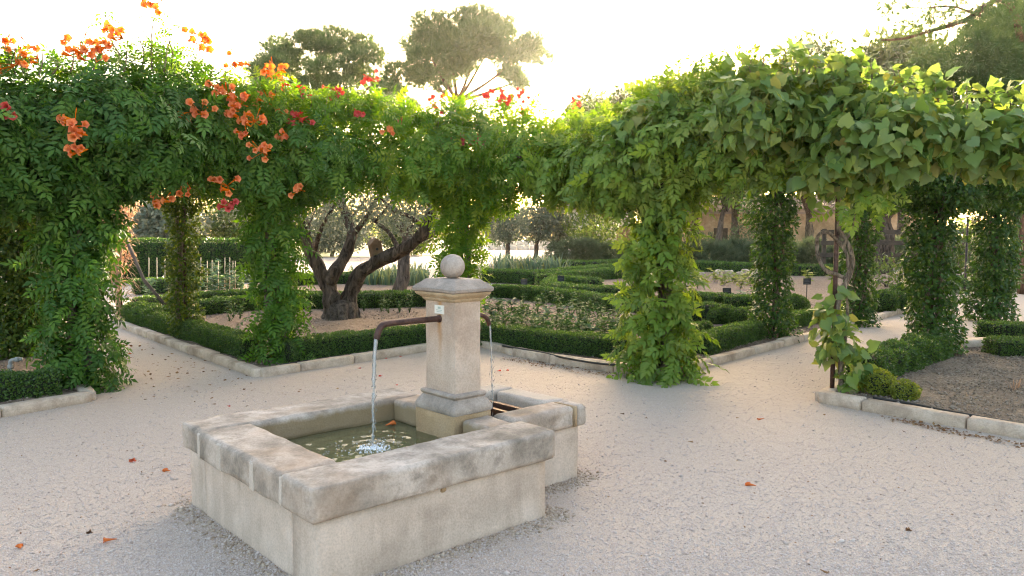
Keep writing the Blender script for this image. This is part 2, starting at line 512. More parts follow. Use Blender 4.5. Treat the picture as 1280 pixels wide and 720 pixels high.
def tube(pts, radii, seg=8, wob=0.0):
    P = [Vector(p) for p in pts]
    n = len(P)
    if not hasattr(radii, '__len__'):
        radii = [radii] * n
    V, Fc = [], []
    t0 = (P[1] - P[0]).normalized()
    nrm = t0.orthogonal().normalized()
    for i in range(n):
        t = (P[min(n - 1, i + 1)] - P[max(0, i - 1)]).normalized()
        nrm = (nrm - t * nrm.dot(t)).normalized()
        bi = t.cross(nrm)
        for k in range(seg):
            a = 2 * math.pi * k / seg
            r = radii[i] * (1 + (wob * noise.noise(Vector((math.cos(a) * 1.5, math.sin(a) * 1.5, i * 0.35)) + P[0]) if wob else 0))
            V.append(P[i] + nrm * (math.cos(a) * r) + bi * (math.sin(a) * r))
    for i in range(n - 1):
        for k in range(seg):
            a, b = i * seg + k, i * seg + (k + 1) % seg
            Fc.append((a, b, b + seg, a + seg))
    Fc.append(tuple(reversed(range(seg))))
    Fc.append(tuple(range((n - 1) * seg, n * seg)))
    return V, Fc


def spline(pts, k=6):
    P = [Vector(p) for p in pts]
    out = []
    for i in range(len(P) - 1):
        p0, p1, p2, p3 = P[max(0, i - 1)], P[i], P[i + 1], P[min(len(P) - 1, i + 2)]
        for j in range(k):
            t = j / k
            out.append(0.5 * ((2 * p1) + (p2 - p0) * t + (2 * p0 - 5 * p1 + 4 * p2 - p3) * t * t + (3 * p1 - p0 - 3 * p2 + p3) * t ** 3))
    out.append(P[-1])
    return out


def lerp_r(rs, n):
    x = np.linspace(0, len(rs) - 1, n)
    return list(np.interp(x, range(len(rs)), rs))


def unit(a):
    return a / np.maximum(1e-9, np.linalg.norm(a, axis=-1, keepdims=True))


def frames(axis, nrm, size):
    """leaf matrices: blade length along axis, blade normal near nrm"""
    y = unit(axis)
    z = unit(nrm - y * (nrm * y).sum(-1, keepdims=True))
    x = np.cross(y, z)
    return np.stack([x, y, z], -1) * np.asarray(size)[:, None, None]


def inst(T, P, Mx):
    tv, tf = T
    V = np.einsum('nij,kj->nki', Mx, tv) + P[:, None, :]
    n, k = len(P), len(tv)
    Fc = tf[None] + (np.arange(n) * k)[:, None, None]
    return V.reshape(-1, 3), Fc.reshape(-1, tf.shape[1])


def rnd_for(T, n):
    return np.repeat(rng.random(n), len(T[0]))


# ------------------------------------------------------------------ leaf shapes
def t_leaflet(w=0.22, droop=0.12, fold=0.05):
    return (np.array([(0, 0, 0), (-w, .42, fold), (w, .42, fold), (0, .45, 0), (0, 1, -droop)], float),
            np.array([(0, 2, 3), (0, 3, 1), (1, 3, 4), (3, 2, 4)]))


def t_diamond(w=0.32):
    return (np.array([(0, 0, 0), (w, .5, .06), (0, 1, 0), (-w, .45, .06)], float), np.array([(0, 1, 2), (0, 2, 3)]))


def t_blade(w=0.05):
    return (np.array([(-w, 0, 0), (w, 0, 0), (w * .7, .55, .0), (-w * .7, .55, .0), (0, 1, -.08)], float), np.array([(0, 1, 2), (0, 2, 3), (3, 2, 4)]))


def t_compound(pairs=4, ll=0.36, w=0.2, spread=0.95, droop=0.55, seed=1):
    r = random.Random(seed)
    tv, tf = t_leaflet(w, 0.16, 0.05)
    V, Fc = [], []

    def spine(t):
        return np.array([0, t * (1 - 0.15 * t), -droop * t * t * 0.5])
    items = []
    for i in range(pairs):
        t = 0.22 + 0.62 * i / (pairs - 1)
        for s in (-1, 1):
            items.append((t, s * (spread + r.uniform(-.15, .15)), ll * (1 - 0.25 * abs(i / (pairs - 1) - 0.35)) * r.uniform(.88, 1.1)))
    items.append((0.9, r.uniform(-.2, .2), ll * 1.05))
    for t, a, l in items:
        d = droop * t
        R = np.array(Matrix.Rotation(-math.atan(d) + r.uniform(-.15, .05), 3, 'X') @ Matrix.Rotation(-a, 3, 'Z') @ Matrix.Rotation(r.uniform(-.4, .4), 3, 'Y'))
        o = len(V)
        V += list((tv * l) @ R.T + spine(t))
        Fc += [tuple(x + o for x in f) for f in tf]
    o = len(V)
    V += [spine(0) + (-.008, 0, 0), spine(0) + (.008, 0, 0), spine(.95)]
    Fc.append((o, o + 1, o + 2))
    return np.array(V), np.array(Fc)


def t_heart(n=16, lobes=0.12, seed=3):
    """broad vine leaf: shallow lobes, a short point, folded along the midrib and curled at the margin"""
    r = random.Random(seed)
    V = [(0, 0.30, 0), (0, 0.62, -0.02)]
    fold = r.uniform(.18, .5)
    curl = r.uniform(.05, .3)
    for i in range(n):
        a = 2 * math.pi * i / n - math.pi / 2
        rad = 0.46 * (1 + lobes * math.cos(3 * (a - math.pi / 2)) + .06 * math.cos(7 * a)) * r.uniform(.9, 1.08)
        x, y = math.cos(a) * rad * 1.06, math.sin(a) * rad
        if i == 0:
            y *= 0.55
        if i == n // 2:
            y *= 1.42
        V.append((x, y + 0.44, fold * abs(x) - curl * (x * x * 2.2 + max(0, y) ** 2 * 1.5) + r.uniform(-.035, .035)))
    Fc = []
    for i in range(n):
        j = (i + 1) % n
        c = 1 if n // 4 <= i < 3 * n // 4 else 0
        Fc.append((c, 2 + i, 2 + j))
    Fc += [(0, 2 + n // 4, 1), (0, 1, 2 + 3 * n // 4)]
    return np.array(V), np.array(Fc)


def t_tuft(n=9, spread=0.75, w=0.035, seed=2):
    r = random.Random(seed)
    V, Fc = [], []
    for i in range(n):
        a = 2 * math.pi * i / n + r.uniform(-.3, .3)
        s = spread * r.uniform(.3, 1)
        d = Vector((math.cos(a) * s, 1, math.sin(a) * s)).normalized() * r.uniform(.7, 1.05)
        q = d.cross(Vector((r.uniform(-1, 1), r.uniform(-1, 1), r.uniform(-1, 1)))).normalized() * w
        o = len(V)
        V += [tuple(-q), tuple(q), tuple(d)]
        Fc.append((o, o + 1, o + 2))
    return np.array(V), np.array(Fc)


T_LEAF = t_leaflet()
T_SMALL = t_diamond()
T_OLIVE = t_diamond(0.14)
T_BLADE = t_blade()
T_TRUMPET = [t_compound(4, 0.36, 0.2, 0.95, 0.6, i) for i in range(3)]
T_WIST = [t_compound(4, 0.36, 0.23, 0.85, 0.45, 10 + i) for i in range(3)]
T_GRAPE = [t_heart(16, 0.07 + .04 * (i % 3), i) for i in range(5)]
T_TUFT = t_tuft()
T_IVY = t_leaflet(0.28, 0.1, 0.05)


# ------------------------------------------------------------------ blob volumes for foliage
def sample_blobs(C, R, n, lo=0.78, hi=1.08, keep=0.8, inner=0.0):
    """points near the outer skin of a union of ellipsoids (C centres, R radii), plus a share deeper inside"""
    C, R = np.asarray(C, float), np.asarray(R, float)
    if R.ndim == 1:
        R = np.repeat(R[:, None], 3, 1)
    area = (R[:, 0] * R[:, 1] + R[:, 1] * R[:, 2] + R[:, 0] * R[:, 2])
    P, D = np.zeros((0, 3)), np.zeros((0, 3))
    need = n
    for _ in range(12):
        m = int(need * 2.2) + 50
        i = rng.choice(len(C), m, p=area / area.sum())
        d = unit(rng.normal(size=(m, 3)))
        f = rng.uniform(lo, hi, m)
        if inner > 0:
            q = rng.random(m) < inner
            f[q] = rng.uniform(0.45, lo, q.sum())
        p = C[i] + d * R[i] * f[:, None]
        ok = np.ones(m, bool)
        for a in range(0, len(C), 16):
            dd = ((p[:, None, :] - C[None, a:a + 16]) / R[None, a:a + 16])
            dd = (dd ** 2).sum(-1)
            own = i[:, None] == np.arange(a, min(len(C), a + 16))[None]
            ok &= ~((dd < keep ** 2) & ~own).any(1) | ((f < lo) & (rng.random(m) < .5))
        P = np.vstack([P, p[ok]])
        D = np.vstack([D, unit(d[ok] / R[i][ok])])
        need = n - len(P)
        if need <= 0:
            break
    return P[:n], D[:n]


def band(nodes, rr=(0.32, 0.46), step=0.17, dy=0.35, seed=0):
    """blobs filling the strip between an upper and a lower outline (photo px) at the depth of its beam"""
    r = random.Random(seed)
    C, R = [], []
    nodes = sorted(nodes)
    X = [n[0] for n in nodes]
    x = X[0]
    while x <= X[-1]:
        yt, yb, Y = (np.interp(x, X, [n[k] for n in nodes]) for k in (1, 2, 3))
        yt += 16 * noise.noise(Vector((x / 55, seed * 3.1, 0))) + 7 * noise.noise(Vector((x / 21, seed * 1.7, 4)))
        yb += 8 * noise.noise(Vector((x / 40, seed * 2.3, 8)))
        px_m = F / Y
        ht = (yb - yt) / px_m
        k = max(1, int(round(ht / 0.42)))
        for j in range(k):
            rad = r.uniform(*rr)
            rad = min(rad, ht / 2)
            y0, y1 = yt + rad * px_m * 0.95, yb - rad * px_m * 0.95
            yy = y0 + (y1 - y0) * ((j + r.uniform(.3, .7)) / k if k > 1 else r.random())
            C.append(atd(x + r.uniform(-.1, .1) * px_m, yy, Y + r.uniform(-dy, dy)))
            R.append((rad * 1.05, rad * 1.05, rad * r.uniform(.85, 1.0)))
        x += step * px_m * r.uniform(.8, 1.3)
    return C, R


def column(base, z0, z1, r0, r1, seed=0, step=0.16, flare=0.0, lean=(0, 0)):
    r = random.Random(seed)
    C, R = [], []
    z = z0
    while z <= z1:
        t = (z - z0) / max(.01, z1 - z0)
        rad = (r0 + (r1 - r0) * t) * r.uniform(.86, 1.1) + flare * max(0, 1 - t * 4)
        C.append(Vector((base[0] + r.uniform(-.07, .07) + lean[0] * t, base[1] + r.uniform(-.07, .07) + lean[1] * t, z)))
        R.append((rad, rad, rad * .75))
        z += step
    return C, R


def line_blobs(a, b, r, step=0.28, jit=0.18, seed=0, zr=0.8):
    rr = random.Random(seed)
    a, b = Vector(a), Vector(b)
    n = max(2, int((b - a).length / step))
    C, R = [], []
    for i in range(n + 1):
        p = a.lerp(b, i / n) + Vector((rr.uniform(-jit, jit), rr.uniform(-jit, jit), rr.uniform(-jit, jit)))
        q = r * rr.uniform(.75, 1.15)
        C.append(p)
        R.append((q, q, q * zr))
    return C, R


HAZE = 0.00017
CAMP = np.array([0, 0, EYE])


def leaf_frames(D, size, n, hang=0.6, out=0.55, jit=0.5, up=0.45, nj=0.35):
    axis = D * out + np.array([0, 0, -hang]) + rng.normal(size=(n, 3)) * jit
    nrm = D + np.array([0, 0, up]) + rng.normal(size=(n, 3)) * nj
    return frames(axis, nrm, size)


def foliage(root, P, D, temps, mat, size, sj=0.25, parts=0, part_name='leaf', mass='foliage', fr=None, **lf):
    """leaves on root: the ones that show largest as parts of their own, the rest as one mass"""
    n = len(P)
    sz = size * rng.uniform(1 - sj, 1 + sj, n)
    Mx = leaf_frames(D, sz, n, **lf) if fr is None else fr(P, D, sz)
    temps = temps if isinstance(temps, list) else [temps]
    kind = rng.integers(0, len(temps), n)
    base = np.array(root.location) if root is not None else np.zeros(3)
    sel = np.zeros(n, bool)
    if parts:
        vd = CAMP - P
        dist = np.linalg.norm(vd, axis=1)
        facing = (unit(vd) * D).sum(-1)
        sc = dist - 1.6 * facing + rng.random(n) * 0.5
        sc[(P[:, 0] / np.maximum(.1, P[:, 1]) < -0.70) | (P[:, 0] / np.maximum(.1, P[:, 1]) > 0.70)] += 50
        sel[np.argsort(sc)[:parts]] = True
        for k, T in enumerate(temps):
            me = make_mesh(part_name, T[0], T[1], mat, np.zeros(len(T[0])))
            for i in np.nonzero(sel & (kind == k))[0]:
                o = bpy.data.objects.new(part_name, me)
                COL.objects.link(o)
                o.parent = root
                mm = Matrix(Mx[i].tolist()).to_4x4()
                mm.translation = Vector(P[i] - base)
                o.matrix_basis = mm
    Vs, Fs, Rs, off = [], [], [], 0
    for k, T in enumerate(temps):
        q = ~sel & (kind == k)
        if not q.any():
            continue
        V, Fc = inst(T, P[q] - base, Mx[q])
        Vs.append(V); Fs.append(Fc + off); Rs.append(rnd_for(T, q.sum()))
        off += len(V)
    if Vs:
        return put(mass, np.vstack(Vs), np.vstack(Fs), mat, root, np.concatenate(Rs), kind='stuff')


def area_of(R):
    R = np.asarray(R, float)
    return float((R[:, 0] * R[:, 2]).sum() * 4 * math.pi)


def rounded_box(lo, hi, r=0.02, step=0.05, amp=0.004, fq=6.0, seed=0, amp2=0.0):
    """stone block with worn edges and an uneven skin"""
    lo, hi = np.array(lo, float), np.array(hi, float)
    d = hi - lo
    n = [max(2, int(math.ceil(x / step))) for x in d]
    bm = bmesh.new()
    for ax in range(3):
        a, b = (ax + 1) % 3, (ax + 2) % 3
        def ticks(k):
            t = np.linspace(0, 1, n[k] + 1) * d[k]
            e = [r * .35, r]
            t = np.unique(np.concatenate([t[(t < 1e-6) | (t > d[k] - 1e-6) | ((t > r * 1.4) & (t < d[k] - r * 1.4))], e, d[k] - np.array(e)]))
            return t
        ta, tb = ticks(a), ticks(b)
        for side in (0, 1):
            g = []
            for i in ta:
                row = []
                for j in tb:
                    p = np.zeros(3)
                    p[ax] = side * d[ax]
                    p[a], p[b] = i, j
                    row.append(bm.verts.new(p + lo))
                g.append(row)
            for i in range(len(ta) - 1):
                for j in range(len(tb) - 1):
                    f = (g[i][j], g[i + 1][j], g[i + 1][j + 1], g[i][j + 1])
                    bm.faces.new(f if side else tuple(reversed(f)))
    bmesh.ops.remove_doubles(bm, verts=bm.verts, dist=1e-5)
    off = Vector((seed * 3.7, seed * 1.3, seed * 2.1))
    for v in bm.verts:
        p = np.array(v.co)
        q = np.clip(p, lo + r, hi - r)
        w = Vector(p - q)
        if w.length > 1e-9:
            w.normalize()
        # the corner wear changes along the edge
        k = 1 + 0.9 * noise.noise(Vector(p) * 5 + off)
        ne = int(abs(w.x) > .1) + int(abs(w.y) > .1) + int(abs(w.z) > .1)
        s = r - (0.012 * max(0, k - .7) if ne > 1 else 0)
        c = Vector(q) + w * s
        c += w * (amp * noise.noise(c * fq + off) + amp2 * noise.noise(c * 1.7 + off) + amp * .5 * noise.noise(c * fq * 3.1 + off))
        v.co = c
    for f in bm.faces:
        f.smooth = True
    return bm


def bm_put(name, bm, mat, parent=None, loc=None, **kw):
    me = bpy.data.meshes.new(name)
    bm.to_mesh(me)
    bm.free()
    me.materials.append(M[mat])
    return link(name, me, parent, loc, **kw)


# ================================================================== GROUND
def sheet(name, poly, z, mat, cells=None, amp=0.0, **kw):
    bm = bmesh.new()
    vs = [bm.verts.new((p[0], p[1], z)) for p in poly]
    f = bm.faces.new(vs)
    if f.normal.z < 0:
        f.normal_flip()
    bmesh.ops.triangulate(bm, faces=bm.faces[:])
    if cells:
        for _ in range(9):
            ed = [e for e in bm.edges if e.calc_length() > cells]
            if not ed:
                break
            bmesh.ops.subdivide_edges(bm, edges=ed, cuts=1)
            bmesh.ops.triangulate(bm, faces=[f for f in bm.faces if len(f.verts) > 3])
    bm.normal_update()
    for v in bm.verts:
        if not v.is_boundary:
            v.co.z += amp * (0.5 + noise.noise(v.co * 1.7) + 0.5 * noise.noise(v.co * 5.3))
        v.co.z = max(v.co.z, 0.005)
    for f in bm.faces:
        if f.normal.z < 0:
            f.normal_flip()
        f.smooth = True
    return bm_put(name, bm, mat, **kw)


put('ground', [(-240, -60, 0), (240, -60, 0), (240, 320, 0), (-240, 320, 0)], [(0, 1, 2, 3)], 'gravel', kind='structure')


def pxs(lst, z=0.0):
    return [at(x, y, z) for x, y in lst]


SOIL_Z = 0.05
BED_M = [(322, 468), (440, 451), (535, 436), (570, 431), (603, 431), (690, 450), (770, 462), (828, 472), (885, 455), (1000, 425), (1130, 388), (1196, 372),
         (1120, 376), (960, 388), (790, 390), (742, 386), (680, 379), (620, 375), (530, 381), (430, 386), (250, 394), (150, 408)]
sheet('soil_bed', pxs(BED_M), SOIL_Z, 'soil', 0.5, 0.04, kind='structure')
BED_B = [(684, 371), (742, 383), (790, 387), (960, 385), (1130, 373), (1180, 362), (1240, 352), (1240, 346), (1030, 343), (860, 337), (790, 342), (690, 355)]
sheet('soil_bed', pxs(BED_B), SOIL_Z, 'soil', 1.2, 0.04, kind='structure')
BED_C = [(600, 352), (676, 356), (790, 342), (860, 336), (860, 322), (700, 322), (600, 336)]
sheet('soil_bed', pxs(BED_C), SOIL_Z, 'soil', 2.0, 0.04, kind='structure')
BED_D = [(140, 405), (250, 390), (430, 378), (440, 372), (530, 371), (530, 356), (470, 350), (370, 352), (250, 362), (150, 385)]
sheet('soil_bed', pxs(BED_D), SOIL_Z, 'soil', 1.5, 0.04, kind='structure')
BED_L = [(-160, 545), (0, 519), (110, 499), (60, 445), (-20, 415), (-160, 440)]
sheet('soil_bed', pxs(BED_L), SOIL_Z, 'soil', 0.4, 0.03, kind='structure')
BED_R = [(1028, 500), (1140, 519), (1290, 547), (1420, 560), (1420, 440), (1215, 432), (1165, 446), (1090, 468)]
sheet('soil_bed', pxs(BED_R), SOIL_Z, 'soil_grey', 0.4, 0.03, kind='structure')
lawn = [(-120, 50, 0.012), (-9, 50, 0.012), (-9, 80, 0.012), (-120, 90, 0.012)]
put('lawn', lawn, [(0, 1, 2, 3)], 'grass', kind='structure')
put('field', [(8, 60, 0.012), (200, 60, 0.012), (200, 300, 0.012), (8, 300, 0.012)], [(0, 1, 2, 3)], 'grass', kind='structure')


# ------------------------------------------------------------------ kerbs: stones laid end to end
def kerb(label, pts, length=0.95, h=0.10, w=0.13, mat='kerb', far=False):
    P = [Vector(p) for p in pts]
    root = empty('stone_kerb', (P[0].x, P[0].y, 0), label=label, cat='kerb')
    seg = []
    # resample
    d = [0]
    for a, b in zip(P, P[1:]):
        d.append(d[-1] + (b - a).length)
    n = max(1, round(d[-1] / length))
    def pos(s):
        for i in range(len(P) - 1):
            if s <= d[i + 1] + 1e-6:
                return P[i].lerp(P[i + 1], (s - d[i]) / (d[i + 1] - d[i]))
        return P[-1]
    cuts = [d[-1] * i / n for i in range(n + 1)]
    # keep corners
    for c in d[1:-1]:
        i = min(range(1, n), key=lambda k: abs(cuts[k] - c)) if n > 1 else None
        if i:
            cuts[i] = c
    for i in range(n):
        a, b = pos(cuts[i]), pos(cuts[i + 1])
        v = b - a
        L = v.length - 0.012
        if L < 0.1:
            continue
        mid = (a + b) / 2
        bm = rounded_box((-L / 2, -w / 2, -0.03), (L / 2, w / 2, h + random.uniform(-.012, .008)), 0.014, 0.12 if not far else 0.4, 0.004, 7, i + len(pts), 0.006)
        o = bm_put('kerb_stone', bm, mat, root, (mid.x - P[0].x, mid.y - P[0].y, 0))
        o.rotation_euler = (random.uniform(-.02, .02), random.uniform(-.006, .006), math.atan2(v.y, v.x) + random.uniform(-.01, .01))
    return root


kerb('pale stone kerb round the planted bed behind the fountain', pxs([(150, 408), (240, 441), (325, 471), (440, 453.5), (500, 443.5), (540, 437), (572, 433), (603, 433), (645, 444), (690, 453.5), (770, 465), (836, 473), (885, 456.5), (1000, 426.5), (1130, 389.5), (1225, 369)]))
kerb('pale stone kerb below the thick trumpet vine by the grey pipe', pxs([(-170, 548), (0, 521), (112, 501), (62, 448)]))
kerb('pale stone kerb of the bare soil bed beside the rusty post', pxs([(1440, 574), (1280, 549), (1210, 535), (1140, 522), (1080, 512), (1026, 502), (1062, 484), (1120, 462)]))
kerb('stone edging of the far crossing path behind the olive tree', pxs([(452, 372), (530, 368.5), (608, 366), (688, 362)]), 1.5, 0.13, 0.2, far=True)
bs = rounded_box((-.32, -.14, 0), (.32, .14, .16), .02, .1, .006, 6, 3)
o = bm_put('stone_step', bs, 'kerb', None, at(1222, 438), label='low pale stone block between two clipped hedges', cat='step')
o.rotation_euler[2] = .1

# ------------------------------------------------------------------ loose gravel, clods and litter (real grains)
def grains(name, polyfn, n, size, mat, zf, flat=0.6, parent=None, **kw):
    P = polyfn(n)
    n = len(P)
    oct_v = np.array([(1, 0, 0), (-1, 0, 0), (0, 1, 0), (0, -1, 0), (0, 0, flat), (0, 0, -flat)], float)
    oct_f = np.array([(0, 2, 4), (2, 1, 4), (1, 3, 4), (3, 0, 4), (2, 0, 5), (1, 2, 5), (3, 1, 5), (0, 3, 5)])
    sz = size * rng.lognormal(0, .38, n)
    Mx = frames(unit(rng.normal(size=(n, 3)) * (1, 1, .25)), np.array([0, 0, 1]) + rng.normal(size=(n, 3)) * .3, sz)
    Mx *= rng.uniform(.7, 1.25, (n, 1, 3))
    P = P.copy()
    P[:, 2] = zf(P) + sz * flat * .35
    V, Fc = inst((oct_v, oct_f), P, Mx)
    return put(name, V, Fc, mat, parent, rnd_for((oct_v, oct_f), n), kind='stuff', **kw)


def in_poly(P, poly):
    x, y = P[:, 0], P[:, 1]
    r = np.zeros(len(P), bool)
    j = len(poly) - 1
    for i in range(len(poly)):
        xi, yi, xj, yj = poly[i][0], poly[i][1], poly[j][0], poly[j][1]
        c = ((yi > y) != (yj > y)) & (x < (xj - xi) * (y - yi) / (yj - yi + 1e-12) + xi)
        r ^= c
        j = i
    return r


def plaza(n):
    # more grains near the camera, where they are seen
    py = 725 - rng.random(n) ** 1.5 * 290
    px = rng.uniform(-40, 1320, n)
    P = np.array([at(a, b) for a, b in zip(px, py)])
    for b in (BED_M, BED_L, BED_R):
        P = P[~in_poly(P, pxs(b))]
    return P


grains('gravel_grains', plaza, 80000, 0.0044, 'pebble', lambda P: 0.0 * P[:, 0], label='loose pale gravel grains strewn over the court', cat='gravel')


def clods_in(poly, y0=0):
    def fn(n):
        w = pxs(poly)
        xs, ys = [p.x for p in w], [p.y for p in w]
        P = np.stack([rng.uniform(min(xs), max(xs), n * 3), rng.uniform(min(ys), max(ys), n * 3), np.zeros(n * 3)], 1)
        P = P[in_poly(P, w)]
        return P[:n]
    return fn


for pl, nn, lb in ((BED_R, 9000, 'brown soil crumbs on the bare bed beside the rusty post'), (BED_M, 16000, 'brown soil crumbs under the olive tree and the vegetables'), (BED_L, 2500, 'brown soil crumbs by the grey standpipe')):
    grains('soil_crumbs', clods_in(pl), nn, 0.0085, 'clod', lambda P: SOIL_Z + 0.02 + 0 * P[:, 0], 0.7, label=lb, cat='soil')


def litter(name, lines, n, spread, size, label, z=0.004, mat='litter'):
    segs = []
    for ln in lines:
        w = pxs(ln)
        segs += list(zip(w, w[1:]))
    L = np.array([(b - a).length for a, b in segs])
    i = rng.choice(len(segs), n, p=L / L.sum())
    t = rng.random(n)
    A = np.array([segs[k][0] for k in i]); B = np.array([segs[k][1] for k in i])
    P = A + (B - A) * t[:, None] + rng.normal(size=(n, 3)) * (spread, spread, 0)
    P[:, 2] = z + rng.random(n) * .008
    ax = unit(rng.normal(size=(n, 3)) * (1, 1, .2))
    Mx = frames(ax, np.array([0, 0, 1.]) + rng.normal(size=(n, 3)) * .35, size * rng.uniform(.5, 1.4, n))
    V, Fc = inst(T_SMALL, P, Mx)
    return put(name, V, Fc, mat, None, rnd_for(T_SMALL, n), kind='stuff', label=label, cat='leaf litter')


litter('leaf_litter', [[(640, 449), (700, 460), (770, 470)]], 420, .09, .03, 'dry brown leaf litter along the kerb behind the fountain')
litter('leaf_litter', [[(1110, 523), (1190, 540), (1290, 560)]], 300, .05, .028, 'dry brown leaf litter along the kerb of the bare bed')
litter('leaf_litter', [[(150, 440), (270, 480)], [(130, 480), (240, 500)], [(170, 425), (330, 490)]], 160, .35, .04, 'small brown leaves scattered on the left path')
litter('leaf_litter', [[(40, 700), (640, 690)], [(700, 640), (1250, 640)], [(760, 560), (1150, 600)], [(20, 560), (200, 640)]], 650, .55, .013, 'tiny dark leaf bits scattered over the gravel')

# ================================================================== FOUNTAIN (local u along the long axis to the rear trough, v across)
FO, FTH = Vector((-0.864, 3.234, 0)), 0.734
fo = empty('stone_fountain', FO, FTH, label='weathered stone fountain with square basin, pillar, ball and two spouts', cat='fountain')
WZ = .352
H, T_, LU, LV, RW, RR, OV = 0.497, 0.16, 1.50, 1.626, 0.301, 0.226, 0.041


def blk(name, lo, hi, mat, r=.02, step=.05, amp=.004, amp2=0.0, seed=0, parent=fo):
    return bm_put(name, rounded_box(lo, hi, r, step, amp, 6, seed, amp2), mat, parent)


# basin walls
blk('basin_wall', (OV, OV, -.05), (LU - OV, RW - .02, H - T_), 'render', .008, .08, .003, .004, 1)
blk('basin_wall', (OV, LV - RW + .02, -.05), (LU - OV, LV - OV, H - T_), 'render', .008, .08, .003, .004, 2)
blk('basin_wall', (OV + .001, RW - .02, -.05), (RW - .02, LV - RW + .02, H - T_ - .001), 'render', .008, .08, .003, .004, 3)
blk('basin_wall', (LU - RR + .02, RW - .02, -.05), (LU - OV - .001, LV - RW + .02, H - T_ - .001), 'render', .008, .08, .003, .004, 4)
MB().box((.1, .1, .0), (LU - .1, LV - .1, .2)).put('basin_floor', 'slime', fo)
# rim slabs, with mortar joints standing on the basin-side face
zt = H - T_
blk('rim_stone', (0, 0, zt), (LU, RW, H), 'rim', .014, .04, .005, .006, 5)
blk('rim_stone', (0.012, LV - RW, zt + .002), (LU - .01, LV, H - .004), 'rim', .014, .04, .005, .006, 6)
blk('rim_stone', (-.003, RW + .004, zt + .002), (RW, LV - RW - .004, H - .003), 'rim', .014, .04, .005, .006, 7)
for k, (a, w_) in enumerate(((.585, .05), (1.0, .055), (LV - RW - .03, .035))):
    blk('mortar_joint', (-.007, a, zt + .004), (.03, a + w_, H - .012), 'mortar', .005, .02, .004, .002, 11 + k)
blk('mortar_joint', (-.005, RW - .018, zt + .006), (.03, RW + .018, H - .012), 'mortar', .006, .03, .004, .003, 14)
blk('rim_stone', (LU - RR, RW + .004, zt + .005), (LU - .003, .588, H - .012), 'rim', .026, .045, .006, .008, 15)
blk('rim_stone', (LU - RR, 1.012, zt + .005), (LU - .003, LV - RW - .004, H - .006), 'rim', .02, .045, .006, .008, 16)
blk('mortar_patch', (.72, .034, .305), (.755, .06, .345), 'plinth', .006, .02, .002, 0, 17)
# rear trough
U2, V2a, V2b = 2.15, .36, 1.266
blk('trough_wall', (LU - OV + .002, V2a + .04, -.05), (U2 - .04, V2a + .19, zt + .01), 'render', .008, .08, .003, .003, 21)
blk('trough_wall', (LU - OV + .002, V2b - .19, -.05), (U2 - .04, V2b - .04, zt + .01), 'render', .008, .08, .003, .003, 22)
blk('trough_wall', (U2 - .20, V2a + .19, -.05), (U2 - .041, V2b - .19, zt + .009), 'render', .008, .08, .003, .003, 23)
MB().box((LU - .03, V2a + .15, 0), (U2 - .15, V2b - .15, .18)).put('trough_floor', 'slime', fo)
blk('rim_stone', (LU + .002, V2a, zt + .012), (U2 - .115, V2a + .205, H - .008), 'rim', .024, .045, .006, .008, 24)
blk('mortar_joint', (U2 - .115, V2a + .004, zt + .016), (U2 - .088, V2a + .2, H - .012), 'capband', .004, .05, .002, 0, 25)
blk('rim_stone', (U2 - .088, V2a + .002, zt + .012), (U2, V2a + .206, H - .01), 'rim', .02, .045, .005, .004, 26)
blk('rim_stone', (U2 - .19, V2a + .21, zt + .012), (U2 + .004, V2b - .20, H - .006), 'mortar', .022, .045, .006, .006, 27)
blk('rim_stone', (LU + .004, V2b - .195, zt + .012), (U2, V2b, H - .004), 'mortar', .022, .045, .006, .006, 28)
# two iron bars laid over the trough for buckets
for k, uu in enumerate((1.70, 1.83)):
    MB().box((uu, V2a + .17, H - .065), (uu + .032, V2b - .17, H - .045)).box((uu + .013, V2a + .17, H - .10), (uu + .019, V2b - .17, H - .065)).put('grate_bar', 'iron', fo)

# pedestal
PU, PV = 1.385, .795
blk('plinth', (PU - .15, PV - .2, .1), (PU + .145, PV + .2, H + .01), 'plinth', .008, .05, .002, .002, 31)


def loft(name, rings, mat, seg=6, rc=.012, amp=.002, parent=fo):
    """stack of rounded rectangles (half u, half v, z)"""
    V, Fc = [], []
    n = None
    for (a, b, z) in rings:
        r = min(rc, a * .4, b * .4)
        ring = []
        for (sx, sy, a0) in ((1, 1, 0), (-1, 1, 90), (-1, -1, 180), (1, -1, 270)):
            for k in range(4):
                t = math.radians(a0 + 30 * k)
                ring.append((sx * (a - r) + math.cos(t) * r, sy * (b - r) + math.sin(t) * r))
        # subdivide sides
        full = []
        for i in range(len(ring)):
            p, q = ring[i], ring[(i + 1) % len(ring)]
            full.append(p)
            if math.hypot(p[0] - q[0], p[1] - q[1]) > .05:
                for k in range(1, seg):
                    full.append((p[0] + (q[0] - p[0]) * k / seg, p[1] + (q[1] - p[1]) * k / seg))
        ring = full
        if n is None:
            n = len(ring)
        ring = ring[:n]
        for (x, y) in ring:
            w = Vector((x, y, 0)).normalized() * (amp * noise.noise(Vector((x * 14, y * 14, z * 14))))
            V.append((PU + x + w.x, PV + y + w.y, z + amp * noise.noise(Vector((x * 9 + 4, y * 9, z * 9)))))
    for i in range(len(rings) - 1):
        for k in range(n):
            a, b = i * n + k, i * n + (k + 1) % n
            Fc.append((a, b, b + n, a + n))
    Fc.append(tuple(range(n - 1, -1, -1)))
    Fc.append(tuple(range((len(rings) - 1) * n, len(rings) * n)))
    o = put(name, np.array(V), Fc, mat, parent)
    for p in o.data.polygons:
        p.use_smooth = len(p.vertices) == 4
    md = o.data
    try:
        md.set_sharp_from_angle(angle=math.radians(32))
    except Exception:
        pass
    return o


